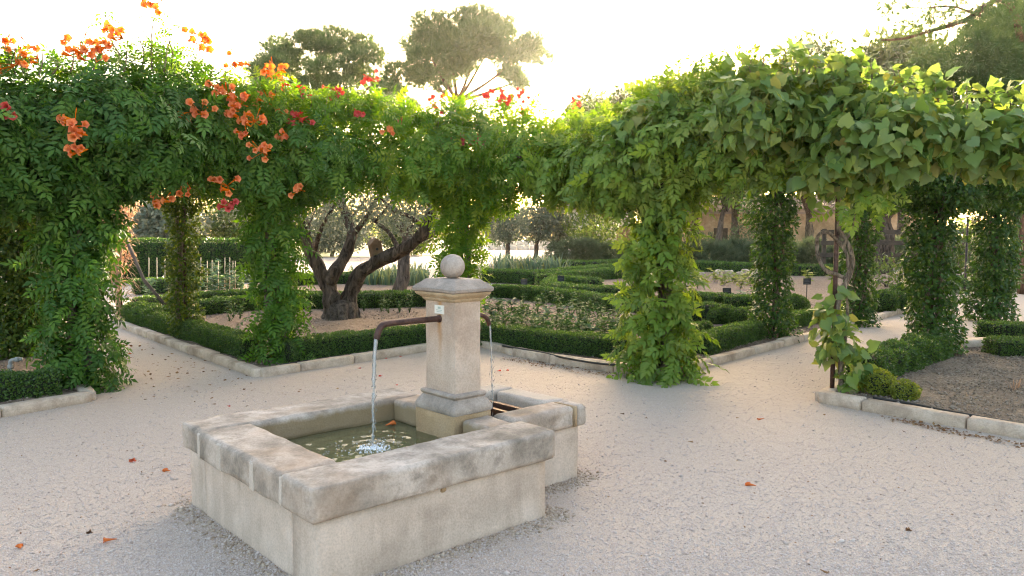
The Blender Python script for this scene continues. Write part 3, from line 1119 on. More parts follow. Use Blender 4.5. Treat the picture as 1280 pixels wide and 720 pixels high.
su, sv = .10, .15
loft('base_moulding', [(su + .052, sv + .052, H + .008), (su + .056, sv + .056, H + .02), (su + .055, sv + .055, H + .04), (su + .044, sv + .044, H + .062), (su + .028, sv + .028, H + .085),
                       (su + .02, sv + .02, H + .097), (su + .026, sv + .026, H + .102), (su + .031, sv + .031, H + .113), (su + .028, sv + .028, H + .124), (su + .018, sv + .018, H + .13), (su - .01, sv - .01, H + .131)], 'cap', 6, .018)
shaft = loft('shaft', [(su, sv, H + .126)] + [(su + .001 * math.sin(k), sv, H + .126 + (1.19 - H - .126) * k / 10) for k in range(1, 11)], 'shaft', 8, .007, .003)
loft('cornice', [(su + .004, sv + .004, 1.182), (su + .012, sv + .012, 1.19), (su + .016, sv + .016, 1.196), (su + .016, sv + .016, 1.201), (su + .03, sv + .03, 1.213), (su + .044, sv + .044, 1.222), (su + .05, sv + .05, 1.234), (su + .05, sv + .05, 1.238)], 'capband', 6, .01)
loft('cap', [(su + .052, sv + .052, 1.239), (su + .062, sv + .062, 1.246), (su + .064, sv + .064, 1.262), (su + .058, sv + .058, 1.27), (su + .04, sv + .04, 1.285), (su + .02, sv + .02, 1.300), (su + .006, sv + .006, 1.314), (su - .004, sv - .004, 1.318)], 'cap', 6, .014, .004)
bm = bmesh.new()
bmesh.ops.create_uvsphere(bm, u_segments=40, v_segments=24, radius=.0765)
for v in bm.verts:
    v.co *= 1 + .012 * noise.noise(v.co * 22)
    v.co += Vector((PU, PV, 1.318 + .074))
for f in bm.faces:
    f.smooth = True
bm_put('ball', bm, 'cap', fo)
# plate with faint print
pl = MB().box((PU - su - .006, PV - .046, 1.105), (PU - su + .004, PV + .046, 1.158)).put('plaque', 'plaque', fo)
ink = MB()
for (y0, y1, z0, z1) in ((-.016, .012, 1.136, 1.149), (-.030, .030, 1.126, 1.130), (-.026, .024, 1.117, 1.120)):
    ink.box((PU - su - .0068, PV + y0, z0), (PU - su - .0058, PV + y1, z1))
ink.put('print', 'ink', pl)


def spout(sgn, L, drop, r):
    z = 1.075
    x0 = PU + sgn * (su - .01)
    pts = spline([(x0, PV, z), (x0 + sgn * L * .5, PV, z + .001), (x0 + sgn * (L - .06), PV, z - .002), (x0 + sgn * (L - .015), PV, z - .025), (x0 + sgn * (L + .008), PV, z - drop)], 8)
    b = MB().tube(pts, r, 14)
    o = b.put('spout', 'iron', fo, True)
    MB().tube([(x0, PV, z), (x0 + sgn * .022, PV, z)], r * 1.28, 14).put('collar', 'iron', o, True)
    return pts[-1]


def stream(p, dx, z_end, r0, seed):
    rr = random.Random(seed)
    m = MB()
    h = p.z - z_end
    for s in range(3):
        pts, rad = [], []
        ph, am = rr.uniform(0, 6), rr.uniform(.002, .006)
        for k in range(38):
            t = k / 37
            z = p.z + .01 - (h + .012) * t
            wob = am * (.4 + 1.5 * t)
            pts.append((p.x + dx * math.sqrt(t) + wob * 1.6 * noise.noise(Vector((t * 7, s * 3, seed))), PV + wob * 1.6 * noise.noise(Vector((t * 7, s * 3 + 9, seed))), z))
            beads = 1 + 1.1 * noise.noise(Vector((t * 26, s * 5, seed + 2))) * min(1, t * 2.5)
            rad.append(max(.0007, r0 * (1 - .55 * t) * beads * (1 if s == 0 else .5) * (1 if t < .45 else max(.1, .75 + 1.3 * noise.noise(Vector((t * 34, s * 7, seed + 5)))))))
        m.tube(pts, rad, 8)
    for k in range(90):
        t = rr.uniform(.1, 1) ** .7
        q = Vector((p.x + dx * math.sqrt(t) + rr.gauss(0, .006 + .01 * t), PV + rr.gauss(0, .006 + .01 * t), p.z - h * t))
        l = rr.uniform(.003, .009)
        m.tube([q - Vector((0, 0, l)), q, q + Vector((0, 0, l))], [.0008, rr.uniform(.0018, .0034), .0008], 6)
    return m.put('water_stream', 'stream', fo, True)


WZ = .352
e1 = spout(-1, .455, .085, .0185)
s1 = stream(e1, -.035, WZ, .0125, 3)
e2 = spout(1, .20, .07, .015)
s2 = stream(e2, .03, .26, .007, 4)

# basin water: ripples spreading from where the stream lands
ix, iy = e1.x - .035, PV
nu, nv = 110, 120
u0, u1, v0, v1 = RW - .045, LU - RR + .045, RW - .045, LV - RW + .045
g = []
for i in range(nu):
    for j in range(nv):
        x, y = u0 + (u1 - u0) * i / (nu - 1), v0 + (v1 - v0) * j / (nv - 1)
        d = math.hypot(x - ix, y - iy)
        z = WZ + .0065 * math.exp(-d * 3.4) * math.sin(d * 62 + .8 * noise.noise(Vector((x * 6, y * 6, 0)))) + .0075 * math.exp(-d * 1.6) * noise.noise(Vector((x * 17, y * 17, 3))) + .0014 * noise.noise(Vector((x * 34, y * 34, 1)))
        g.append((x, y, z))
gf = np.array([(i * nv + j, (i + 1) * nv + j, (i + 1) * nv + j + 1, i * nv + j + 1) for i in range(nu - 1) for j in range(nv - 1)])
wat = put('water', np.array(g), gf, 'water', fo, None, True)
fm = MB()
rr = random.Random(5)
for k in range(260):
    a, d = rr.uniform(0, 6.28), abs(rr.gauss(0, .055))
    c = Vector((ix + math.cos(a) * d, iy + math.sin(a) * d, WZ + .003 + rr.random() * .012 * math.exp(-d * 18)))
    r = rr.uniform(.002, .0065)
    fm.tube([c - Vector((0, 0, r)), c - Vector((0, 0, r * .5)), c + Vector((0, 0, r * .5)), c + Vector((0, 0, r))], [r * .2, r * .9, r * .9, r * .2], 6)
for k in range(150):
    a, d = rr.uniform(0, 6.28), rr.uniform(.05, .30)
    c = Vector((ix + math.cos(a) * d, iy + math.sin(a) * d, WZ + .003))
    if not (u0 + .05 < c.x < u1 - .05 and v0 + .05 < c.y < v1 - .05):
        continue
    r = rr.uniform(.0015, .004)
    fm.tube([c - Vector((0, 0, r)), c, c + Vector((0, 0, r * .6))], [r * .2, r, r * .2], 6)
fm.put('foam', 'foam', wat, True, kind='stuff')
put('trough_water', [(LU - .02, V2a + .18, .262), (U2 - .17, V2a + .18, .262), (U2 - .17, V2b - .18, .262), (LU - .02, V2b - .18, .262)], [(0, 1, 2, 3)], 'water', fo)


def grit(n):
    t = rng.random(n)
    pts = [(0, 0), (LU, 0), (LU, V2a), (U2, V2a), (U2, V2b), (LU, V2b), (LU, LV), (0, LV)]
    i = rng.integers(0, 8, n)
    A = np.array([pts[k] for k in i]); B = np.array([pts[(k + 1) % 8] for k in i])
    q = A + (B - A) * t[:, None] + rng.normal(size=(n, 2)) * .05
    c, sn = math.cos(FTH), math.sin(FTH)
    return np.stack([FO.x + q[:, 0] * c - q[:, 1] * sn, FO.y + q[:, 0] * sn + q[:, 1] * c, 0 * t], 1)


M['grit'] = leaf_mat('tan_grit', [(0.38, 0.29, 0.21), (0.50, 0.41, 0.32), (0.30, 0.22, 0.15), (0.56, 0.48, 0.40)], 0.0, 0.9, spec=0.15)
grains('tan_grit', grit, 9000, .0065, 'grit', lambda P: 0 * P[:, 0], label='tan grit banked against the foot of the fountain', cat='gravel')

# ================================================================== BLOSSOMS
def blossom_mesh(name, mat, L=.075, R=.034):
    V, Fc = [], []
    seg = 15
    prof = [(0, .004), (.3, .008), (.6, .013), (.85, .018), (.96, .026), (1.02, .9)]
    for i, (t, r) in enumerate(prof):
        for k in range(seg):
            a = 2 * math.pi * k / seg
            lob = math.cos(5 * a)
            rad = r if i < 5 else R * (.86 + .17 * lob)
            V.append((math.cos(a) * rad, math.sin(a) * rad, t * L - (.012 * max(0, lob) if i == 5 else 0)))
    for i in range(len(prof) - 1):
        for k in range(seg):
            a, b = i * seg + k, i * seg + (k + 1) % seg
            Fc.append((a, b, b + seg, a + seg))
    return make_mesh(name, np.array(V), Fc, mat, np.zeros(len(V)), True)


ME_BLOSSOM = {'o': blossom_mesh('blossom', 'blossom'), 'r': blossom_mesh('blossom', 'redblossom')}


def cluster(root, p, n, kind='o', sc=1.0, hang=0.0, width=.10, seed=0):
    """a spray of trumpet flowers: stalk with buds as the part, each flower a piece of it"""
    r = random.Random(seed)
    base = Vector(root.location)
    m = MB()
    heads = []
    for k in range(n):
        a = r.uniform(0, 6.28)
        d = Vector((math.cos(a) * .8, -abs(math.sin(a)) - .45, r.uniform(-.6, .6) - hang)).normalized()
        off = Vector((r.uniform(-1, 1) * width, r.uniform(-.5, .2) * width, r.uniform(-1, 1) * width * (.7 + hang)))
        heads.append((off, d))
        m.tube([(0, .03, 0), off * .7, off], [.0035, .0025, .003], 5)
    for k in range(max(2, n // 2)):
        off = Vector((r.uniform(-1, 1) * width * .7, r.uniform(-.5, .2) * width, r.uniform(-.4, 1) * width))
        m.tube([(0, .02, 0), off, off * 1.25, off * 1.4], [.002, .004, .007, .002], 5)
    st = m.put('flower_cluster', 'blossom' if kind == 'o' else 'redblossom', root, True, p - base)
    for off, d in heads:
        o = bpy.data.objects.new('blossom', ME_BLOSSOM[kind])
        COL.objects.link(o)
        o.parent = st
        mm = d.to_track_quat('Z', 'Y').to_matrix().to_4x4() @ Matrix.Scale(sc * r.uniform(.85, 1.15), 4)
        mm.translation = off
        o.matrix_basis = mm
    return st


# ================================================================== PERGOLA FRAME
def g2(px, py):
    v = at(px, py)
    return Vector((v.x, v.y, 0))


PIL = dict(P1=Vector((-4.42, 7.78, 0)), P3=Vector((-2.86, 9.25, 0)), P5=Vector((-.72, 11.0, 0)), P6=Vector((1.63, 8.42, 0)), PO=Vector((3.13, 7.42, 0)),
           P2=Vector((-4.82, 11.3, 0)), P4=Vector((-7.30, 14.3, 0)), FL=Vector((-6.25, 9.7, 0)), P7=Vector((3.87, 11.3, 0)), P8=Vector((5.98, 13.2, 0)),
           P9=Vector((5.36, 9.75, 0)), P10=Vector((8.73, 13.9, 0)))
fr = empty('pergola_frame', (0, 9, 0), label='rusty iron pergola frame carrying the flowering vines round the court', cat='pergola')
OFS = Vector((0, 9, 0))
for k, p in PIL.items():
    r = .022
    MB().tube([p - OFS, p - OFS + Vector((0, 0, 2.5))], r, 10).put('post', 'iron', fr, True)
for a, b in (('P1', 'P3'), ('P3', 'P5'), ('P5', 'P6'), ('P6', 'PO'), ('P3', 'P2'), ('P1', 'FL'), ('FL', 'P2'), ('P2', 'P4'), ('P6', 'P7'), ('P7', 'P8'), ('PO', 'P9'), ('P7', 'P9'), ('P9', 'P10'), ('P8', 'P10')):
    up = Vector((0, 0, 2.5))
    MB().tube([PIL[a] - OFS + up, (PIL[a] + PIL[b]) / 2 - OFS + up * 1.05, PIL[b] - OFS + up], .016, 8).put('rail', 'iron', fr, True)


# ================================================================== VINES
def cat2(*sets):
    C, R = [], []
    for c, r in sets:
        C += list(c); R += list(r)
    return np.array([tuple(c) for c in C]), np.array(R)


def stems(root, p, n, h, r=.03, spread=.12, seed=0, mat='vinewood'):
    rr = random.Random(seed)
    for k in range(n):
        a = rr.uniform(0, 6.28)
        pts = [Vector((math.cos(a + z * 1.5 + k) * spread * rr.uniform(.5, 1), math.sin(a + z * 1.5 + k) * spread * rr.uniform(.5, 1), z)) + Vector(p) - Vector(root.location) for z in np.linspace(0.0, h, 7)]
        MB().tube(spline(pts, 4), lerp_r([r * 1.4, r, r * .7], 25), 8).put('stem', mat, root, True)


def shoots(root, items, temps, mat, size, seed=0):
    """young shoots standing out of the canopy with alternate leaves"""
    rr = random.Random(seed)
    P, A, D = [], [], []
    m = MB()
    base = Vector(root.location)
    for (px, y0, y1, Y, lean) in items:
        a, b = atd(px, y0, Y), atd(px + lean, y1, Y + rr.uniform(-.2, .2))
        mid = (a + b) / 2 + Vector((rr.uniform(-.06, .06), rr.uniform(-.06, .06), 0))
        sp = spline([a, mid, b], 6)
        MB().tube([q - base for q in sp], lerp_r([.009, .006, .003], len(sp)), 5).put('shoot', 'vinewood', root, True)
        L = (b - a).length
        k = max(3, int(L / .045))
        for i in range(k):
            t = (i + .5) / k
            q = sp[min(len(sp) - 1, int(t * (len(sp) - 1)))]
            an = i * 2.4 + rr.uniform(-.5, .5)
            d = Vector((math.cos(an), math.sin(an), .15 + rr.uniform(-.3, .5)))
            P.append(tuple(q)); A.append(tuple(d)); D.append((0, 0, 1))
    P, A = np.array(P), np.array(A)
    Mx = frames(A, np.array([0, 0, 1.]) + rng.normal(size=(len(P), 3)) * .3, size * rng.uniform(.6, 1.0, len(P)))
    kind = rng.integers(0, len(temps), len(P))
    for k, T in enumerate(temps):
        q = kind == k
        V, Fc = inst(T, P[q] - np.array(base), Mx[q])
        put('shoot_leaves', V, Fc, mat, root, rnd_for(T, q.sum()), kind='stuff')


def vine(name, label, p, sets, temps, mat, size, dens, parts, group=None, seed=0, nst=3, sth=2.2, inner=.35, thin=None, **lf):
    root = empty(name, p, label=label, cat='vine', group=group)
    C, R = cat2(*sets)
    n = int(area_of(R) * dens * .5)
    P, D = sample_blobs(C, R, n, inner=inner)
    ok = P[:, 2] > .03
    if thin:
        ok &= (P[:, 2] > thin[0]) | (rng.random(len(P)) < thin[1])
    P, D = P[ok], D[ok]
    foliage(root, P, D, temps, mat, size, parts=parts, **lf)
    if nst:
        stems(root, p, nst, sth, seed=seed)
    return root


def flowers(root, lst):
    for i, (px, py, Y, n, k, sc, wd) in enumerate(lst):
        cluster(root, atd(px, py, Y - .12), n + 3, k, sc * 1.12, 0.0, wd * 1.2, i + int(px))


T1 = vine('trumpet_vine', 'dense dark trumpet vine with a hanging orange spray, over the thick column by the pipe', PIL['P1'],
          [column(PIL['P1'], .1, 2.3, .25, .33, 1, .13, .08), band([(-330, 96, 262, 6.5), (-110, 90, 262, 7.0), (-40, 88, 258, 7.2), (20, 94, 264, 7.5), (60, 90, 262, 7.8), (110, 88, 256, 7.95), (150, 86, 236, 8.1), (238, 90, 228, 8.5)], seed=1)],
          T_TRUMPET, 'trumpet', .25, 96, 295, seed=1)
flowers(T1, [(92, 158, 7.2, 7, 'o', 1.15, .11), (100, 186, 7.25, 3, 'o', 1.1, .06), (5, 135, 6.9, 3, 'r', 1.1, .06), (100, 62, 7.7, 6, 'o', 1.05, .12), (125, 67, 7.8, 6, 'o', 1.05, .13), (152, 47, 7.9, 6, 'o', 1.1, .12), (195, 6, 8.0, 4, 'o', 1.0, .10),
             (252, 56, 8.3, 7, 'o', 1.1, .13), (18, 80, 7.3, 3, 'o', .9, .12), (45, 72, 7.5, 3, 'o', .9, .12), (205, 249, 8.05, 3, 'o', 1.1, .10), (234, 242, 8.2, 2, 'o', 1.0, .07), (252, 142, 8.15, 5, 'o', 1.1, .12), (4, 60, 7.3, 3, 'o', .9, .09)])
shoots(T1, [(4, 95, 45, 7.3, -3), (20, 95, 55, 7.4, 4), (48, 95, 62, 7.5, 5), (66, 92, 70, 7.6, -6), (88, 92, 58, 7.7, 4), (112, 95, 62, 7.8, 6), (130, 92, 60, 7.8, -3), (155, 90, 44, 7.9, 4), (150, 70, 12, 7.9, -18), (190, 88, 2, 8.0, 6), (205, 90, 30, 8.0, 14), (215, 88, 40, 8.1, -8), (240, 90, 62, 8.3, 8), (262, 100, 78, 8.4, 8), (272, 106, 90, 8.4, 6), (176, 90, 40, 8.0, -6), (30, 92, 66, 7.4, -5)], T_TRUMPET, 'trumpet_lit', .22, 1)

T3 = vine('trumpet_vine', 'trumpet vine covered in orange flowers on the column in front of the olive tree', PIL['P3'],
          [column(PIL['P3'], .12, 2.4, .22, .30, 3, .13, .06), band([(238, 96, 226, 8.6), (290, 116, 232, 8.9), (340, 132, 268, 9.2), (385, 148, 246, 9.4), (420, 156, 226, 9.6), (465, 164, 222, 9.9)], seed=3)],
          T_TRUMPET, 'trumpet3', .245, 98, 290, seed=3)
flowers(T3, [(284, 118, 8.4, 6, 'o', 1.1, .11), (300, 130, 8.45, 6, 'o', 1.1, .11), (318, 152, 8.5, 6, 'o', 1.1, .10), (290, 140, 8.4, 4, 'o', 1.0, .09), (327, 190, 8.5, 6, 'o', 1.0, .09), (308, 168, 8.5, 2, 'o', .9, .05), (283, 232, 8.4, 4, 'o', 1.1, .09), (288, 258, 8.4, 5, 'r', 1.0, .06),
             (342, 92, 9.2, 7, 'o', 1.1, .15), (299, 80, 8.8, 4, 'o', .9, .12), (338, 130, 9.0, 4, 'o', 1.0, .14), (372, 112, 9.4, 4, 'r', 1.0, .10), (378, 148, 9.1, 4, 'r', 1.0, .10), (355, 171, 8.9, 2, 'o', 1.0, .05), (420, 115, 9.6, 3, 'r', .9, .11), (447, 144, 9.4, 2, 'r', 1.0, .06), (376, 238, 8.9, 2, 'o', 1.0, .06), (465, 98, 9.9, 3, 'r', .9, .10)])
shoots(T3, [(290, 125, 88, 8.8, -4), (300, 125, 76, 8.8, -3), (320, 128, 96, 9.0, 4), (342, 135, 88, 9.2, 2), (350, 135, 100, 9.2, 8), (372, 142, 108, 9.4, -2), (385, 142, 118, 9.4, 5), (405, 148, 120, 9.5, 4), (420, 150, 112, 9.6, 2), (432, 152, 122, 9.7, 6), (458, 155, 102, 9.9, 4), (466, 156, 96, 9.9, 0), (395, 148, 112, 9.5, -4), (330, 132, 104, 9.1, -6), (445, 152, 118, 9.8, 3)] +
       [(x, 150, 112 + (x * 7) % 22, 9.3 + (x - 330) / 300, (x % 11) - 5) for x in range(336, 470, 7)], T_TRUMPET, 'trumpet_lit', .24, 3)

T5 = vine('trumpet_vine', 'sunlit green trumpet vine with a few red flowers hanging behind the stone ball', PIL['P5'],
          [column(PIL['P5'], .5, 2.3, .20, .34, 5, .16), band([(465, 166, 222, 9.9), (520, 162, 232, 10.3), (555, 148, 258, 10.6), (580, 142, 285, 10.8), (612, 144, 262, 10.9), (645, 152, 234, 10.5), (705, 172, 222, 10.1)], seed=5)],
          T_TRUMPET, 'trumpet_lit', .255, 84, 280, seed=5)
flowers(T5, [(545, 131, 10.5, 3, 'r', 1.0, .09), (607, 121, 10.8, 3, 'r', 1.0, .08), (628, 125, 10.8, 5, 'r', 1.1, .10), (647, 121, 10.7, 3, 'r', 1.0, .09), (596, 178, 10.3, 3, 'r', .9, .08), (659, 142, 10.5, 2, 'r', .9, .07), (486, 165, 9.6, 2, 'o', .9, .05), (718, 128, 10.2, 3, 'r', .9, .08), (500, 150, 10.1, 3, 'r', .9, .09), (573, 175, 10.2, 2, 'r', .8, .05)])
shoots(T5, [(490, 160, 128, 10, 3), (505, 160, 134, 10.1, -4), (520, 158, 140, 10.2, 3), (545, 155, 124, 10.5, 2), (556, 150, 116, 10.6, -4), (566, 150, 124, 10.7, 3), (585, 150, 128, 10.8, -3), (606, 148, 118, 10.8, 2), (628, 148, 118, 10.8, 4), (640, 150, 122, 10.7, -4), (650, 155, 130, 10.6, 5), (668, 160, 140, 10.5, 3), (690, 170, 142, 10.3, 3), (716, 185, 122, 10.2, 3), (705, 178, 145, 10.2, -3)] +
       [(x, 160, 126 + (x * 5) % 20, 10.0 + (x - 470) / 250, (x % 9) - 4) for x in range(474, 600, 8)], T_TRUMPET, 'trumpet_lit', .24, 5)

def spray(root, nodes, mat, size, n, seed, temps=None):
    C, R = band(nodes, (.16, .26), .15, .3, seed)
    P, D = sample_blobs(np.array([tuple(c) for c in C]), np.array(R), n, .3, 1.25)
    foliage(root, P, D, temps or T_TRUMPET, mat, size, mass='young_leaves', hang=-.1, out=.6, jit=.6)


spray(T1, [(-40, 74, 104, 7.3), (40, 80, 108, 7.6), (150, 66, 104, 8.0), (238, 74, 112, 8.5)], 'trumpet', .21, 330, 41)
spray(T3, [(275, 98, 142, 8.8), (340, 104, 158, 9.2), (400, 122, 172, 9.5), (465, 118, 180, 9.9)], 'trumpet_lit', .22, 620, 42)
spray(T5, [(465, 122, 180, 9.9), (540, 128, 176, 10.4), (560, 118, 166, 10.7), (610, 122, 164, 10.9), (650, 126, 170, 10.6), (705, 146, 190, 10.2)], 'trumpet_lit', .22, 640, 43)

W6 = vine('wisteria_vine', 'light green wisteria with broad leaflets on the column beside the path mouth', PIL['P6'],
          [column(PIL['P6'], .12, 2.3, .30, .28, 6, .13, .09), band([(688, 185, 240, 9.7), (740, 172, 244, 9.2), (785, 142, 262, 8.6), (842, 116, 254, 8.4), (880, 98, 214, 8.25), (940, 97, 206, 8.0), (1000, 110, 220, 7.9)], seed=6)],
          T_WIST, 'wisteria', .28, 84, 298, seed=6)
shoots(W6, [(x, 150 - (x - 760) * .35, 118 - (x - 760) * .35 + (x * 7) % 18, 8.8 - (x - 760) / 250, (x % 11) - 5) for x in range(772, 985, 9)], T_WIST, 'wisteria', .2, 6)

spray(W6, [(700, 162, 196, 9.6), (760, 146, 180, 9.0), (800, 122, 160, 8.5), (850, 96, 138, 8.3), (900, 76, 118, 8.1), (960, 80, 116, 8.0)], 'wisteria', .22, 420, 44, T_WIST)

G = vine('grape_vine', 'broad leaved grape vine with twisted trunk on the rusty post', PIL['PO'],
         [band([(930, 92, 186, 7.5), (1000, 84, 214, 7.4), (1050, 92, 266, 7.25), (1095, 110, 244, 7.1), (1150, 124, 222, 6.95), (1220, 130, 220, 6.8), (1330, 134, 226, 6.6), (1560, 142, 236, 6.2)], (.24, .38), .16, .35, 7),
          ([Vector((3.13, 7.36, z)) + Vector(d) for z, d in ((.92, (-.04, 0, 0)), (.76, (-.06, -.05, 0)), (.62, (.0, -.05, 0)), (.5, (-.02, 0, 0)), (.40, (.12, -.04, 0)), (.3, (.14, -.02, 0)), (.18, (.16, 0, 0)), (.62, (-.14, 0, 0)), (.48, (.22, .0, 0)))],
           [(.15, .15, .14), (.17, .16, .15), (.18, .16, .14), (.17, .15, .14), (.16, .15, .13), (.13, .13, .12), (.09, .09, .1), (.1, .1, .1), (.09, .1, .1)])],
         T_GRAPE, 'grape', .12, 128, 295, nst=0, jit=.7, hang=.75, out=.35, up=.55, nj=.85, thin=(1.15, .85))
spray(G, [(930, 70, 108, 7.6), (1000, 66, 104, 7.5), (1090, 80, 116, 7.2), (1180, 98, 132, 7.0), (1300, 112, 142, 6.7)], 'grape', .115, 330, 45, T_GRAPE)
pb = Vector(PIL['PO'])
def Gp(px, py, dy=0): return atd(px, py, 7.36 + dy) - pb
for pts, r in (([(1052, 486), (1050, 440), (1046, 400), (1052, 365), (1062, 345), (1066, 325), (1058, 300), (1048, 285), (1050, 255), (1040, 220)], .022),
               ([(1060, 350), (1046, 343), (1032, 338), (1024, 325), (1021, 308), (1023, 294), (1034, 290), (1046, 300), (1058, 316), (1060, 335)], .018),
               ([(1050, 470), (1057, 420), (1059, 380), (1057, 352), (1062, 330), (1056, 305), (1066, 285), (1074, 250)], .013)):
    sp = spline([Gp(x, y, .03 * math.sin(i * 2)) for i, (x, y) in enumerate(pts)], 5)
    MB().tube(sp, [q * (1 + .22 * noise.noise(Vector((i * .45, r * 90, 0)))) for i, q in enumerate(lerp_r([r * 1.15, r, r * .8], len(sp)))], 10, .5).put('twisted_stem', 'vinewood', G, True)
# grape shoots along the top, a few standing leaves
shoots(G, [(x, 100 + max(0, x - 1060) * .25, 78 + max(0, x - 1060) * .25 - (x * 5) % 14, 7.4 - (x - 940) / 500, (x % 9) - 4) for x in range(945, 1275, 12)] + [(950, 90, 52, 7.6, -3), (975, 90, 62, 7.6, 4)], T_GRAPE, 'grape', .11, 7)
# wisteria fronds hanging through the grape leaves
P, D = sample_blobs([atd(1090, 232, 7.0), atd(1060, 245, 7.05), atd(930, 192, 7.6), atd(890, 200, 7.8)], [.14, .12, .25, .25], 130)
fw = empty('wisteria_vine', PIL['P6'] + Vector((1.2, -.3, 2.5)), label='bright wisteria fronds hanging through the grape leaves above the post', cat='vine')
foliage(fw, P, D, T_WIST, 'wisteria', .24, parts=60, hang=.5, jit=.5)
# grape leaves that reach over the wisteria column
P, D = sample_blobs([atd(782, 165, 8.1), atd(790, 200, 8.15), atd(800, 145, 8.1), atd(775, 225, 8.3), atd(830, 130, 8.0), atd(920, 120, 7.6), atd(900, 150, 7.7)], [.16, .15, .15, .12, .16, .22, .2], 260)
gw = empty('grape_vine', atd(800, 200, 8.4), label='pale grape leaves trailing over the light green wisteria column', cat='vine')
foliage(gw, P, D, T_GRAPE, 'grape', .12, parts=110, hang=.7, out=.35)


def climber(label, key, r0, r1, extra, mat='ivy', z1=2.3, parts=0, seed=0, size=.064, dens=1150):
    return vine('climbing_jasmine', label, PIL[key], [column(PIL[key], .1, z1, r0, r1, seed, .15, .04)] + extra, [T_IVY], mat, size, dens, parts, seed=seed, nst=2, inner=.3, jit=.6, hang=.5, out=.6, up=.3)


def up(k, z):
    return PIL[k] + Vector((0, 0, z))


climber('slim small leaved climber with yellow tips on the column over the left path', 'P2', .21, .24, [line_blobs(up('P2', 2.25), up('FL', 2.4), .34, seed=1), line_blobs(up('P2', 2.3), up('P3', 2.4), .36, seed=2), line_blobs(up('P2', 2.2), up('P2', 2.7), .35, seed=3)], 'ivyyellow', seed=21)
climber('dark climber with sunlit yellow leaves behind the column by the pipe', 'FL', .40, .42, [line_blobs(up('FL', 2.4), up('P1', 2.5), .4, seed=4), line_blobs(up('FL', 2.4), up('FL', 2.4) + Vector((-2.5, -1.2, .1)), .42, seed=5)], 'ivyyellow', seed=22, dens=1700)
climber('dark glossy climber on the column behind the grape post', 'P7', .28, .28, [line_blobs(up('P7', 2.62), up('P6', 2.8), .32, seed=6), line_blobs(up('P7', 2.6), up('P9', 2.6), .34, seed=7), line_blobs(up('P7', 2.1), up('P7', 2.7), .38, seed=8)], seed=23, size=.066, dens=1100)
climber('narrow dark climber on the far column of the right path', 'P8', .24, .26, [line_blobs(up('P8', 2.5), up('P7', 2.6), .34, seed=9), line_blobs(up('P8', 2.35), up('P10', 2.5), .36, seed=10)], seed=24, size=.072, dens=950)
climber('broad leafy climber on the column rising from the low hedge', 'P9', .32, .30, [line_blobs(up('P9', 2.4), up('PO', 2.6), .36, seed=11), line_blobs(up('P9', 2.3), up('P10', 2.5), .38, seed=12), line_blobs(up('P9', 2.2), up('P9', 2.4) + Vector((2.4, -.9, .1)), .4, seed=13)], seed=25, size=.068, dens=1050)
climber('dark climber on the column beyond the stone block', 'P10', .36, .34, [line_blobs(up('P10', 2.3), up('P10', 2.5) + Vector((2.5, 1.5, 0)), .38, seed=14)], seed=26, size=.08, dens=800)

# the dead vine on its post
P4 = PIL['P4']
dv = empty('dead_vine', P4, label='dead brown vine of bare dry twigs lit by the sun', cat='vine')
C, R = cat2(column(P4, .75, 2.2, .17, .34, 31, .16), line_blobs(P4 + Vector((-.3, 0, 2.2)), P4 + Vector((.7, -.3, 2.4)), .3, seed=32))
P, D = sample_blobs(C, R, 1900, inner=.5)
foliage(dv, P, D, [T_LEAF], 'dry', .07, hang=.9, jit=.7, mass='dry_leaves')
tw = MB()
rr = random.Random(8)
for k in range(130):
    z = rr.uniform(.3, 2.3)
    a = rr.uniform(0, 6.28)
    q = Vector((math.cos(a) * .1, math.sin(a) * .1, z))
    d = Vector((math.cos(a) * .25, math.sin(a) * .25, rr.uniform(-.45, .2)))
    tw.tube([q, q + d * .5 + Vector((0, 0, .05)), q + d], [.006, .004, .002], 4)
tw.put('twigs', 'twig', dv, True, kind='stuff')
stems(dv, P4, 4, 2.3, .025, .09, 9, 'twig')
lp = MB().tube([atd(158, 300, 13.9), atd(180, 350, 13.5), atd(206, 381, 13.1)], .03, 8).put('leaning_pole', 'darkwood', None, True, label='dark pole leaning against the dead brown vine', cat='pole')


# ================================================================== HEDGES
def dress(root, P, D, dist, mat, base=.021, T=None, jit=.8):
    n = len(P)
    sz = np.maximum(base, .0019 * dist) * rng.uniform(.7, 1.3, n)
    Mx = frames(D * .5 + np.array([0, 0, .35]) + rng.normal(size=(n, 3)) * jit, D + rng.normal(size=(n, 3)) * .55, sz)
    T = T or T_SMALL
    V, Fc = inst(T, P - np.array(root.location), Mx)
    return put('foliage', V, Fc, mat, root, rnd_for(T, n), kind='stuff')


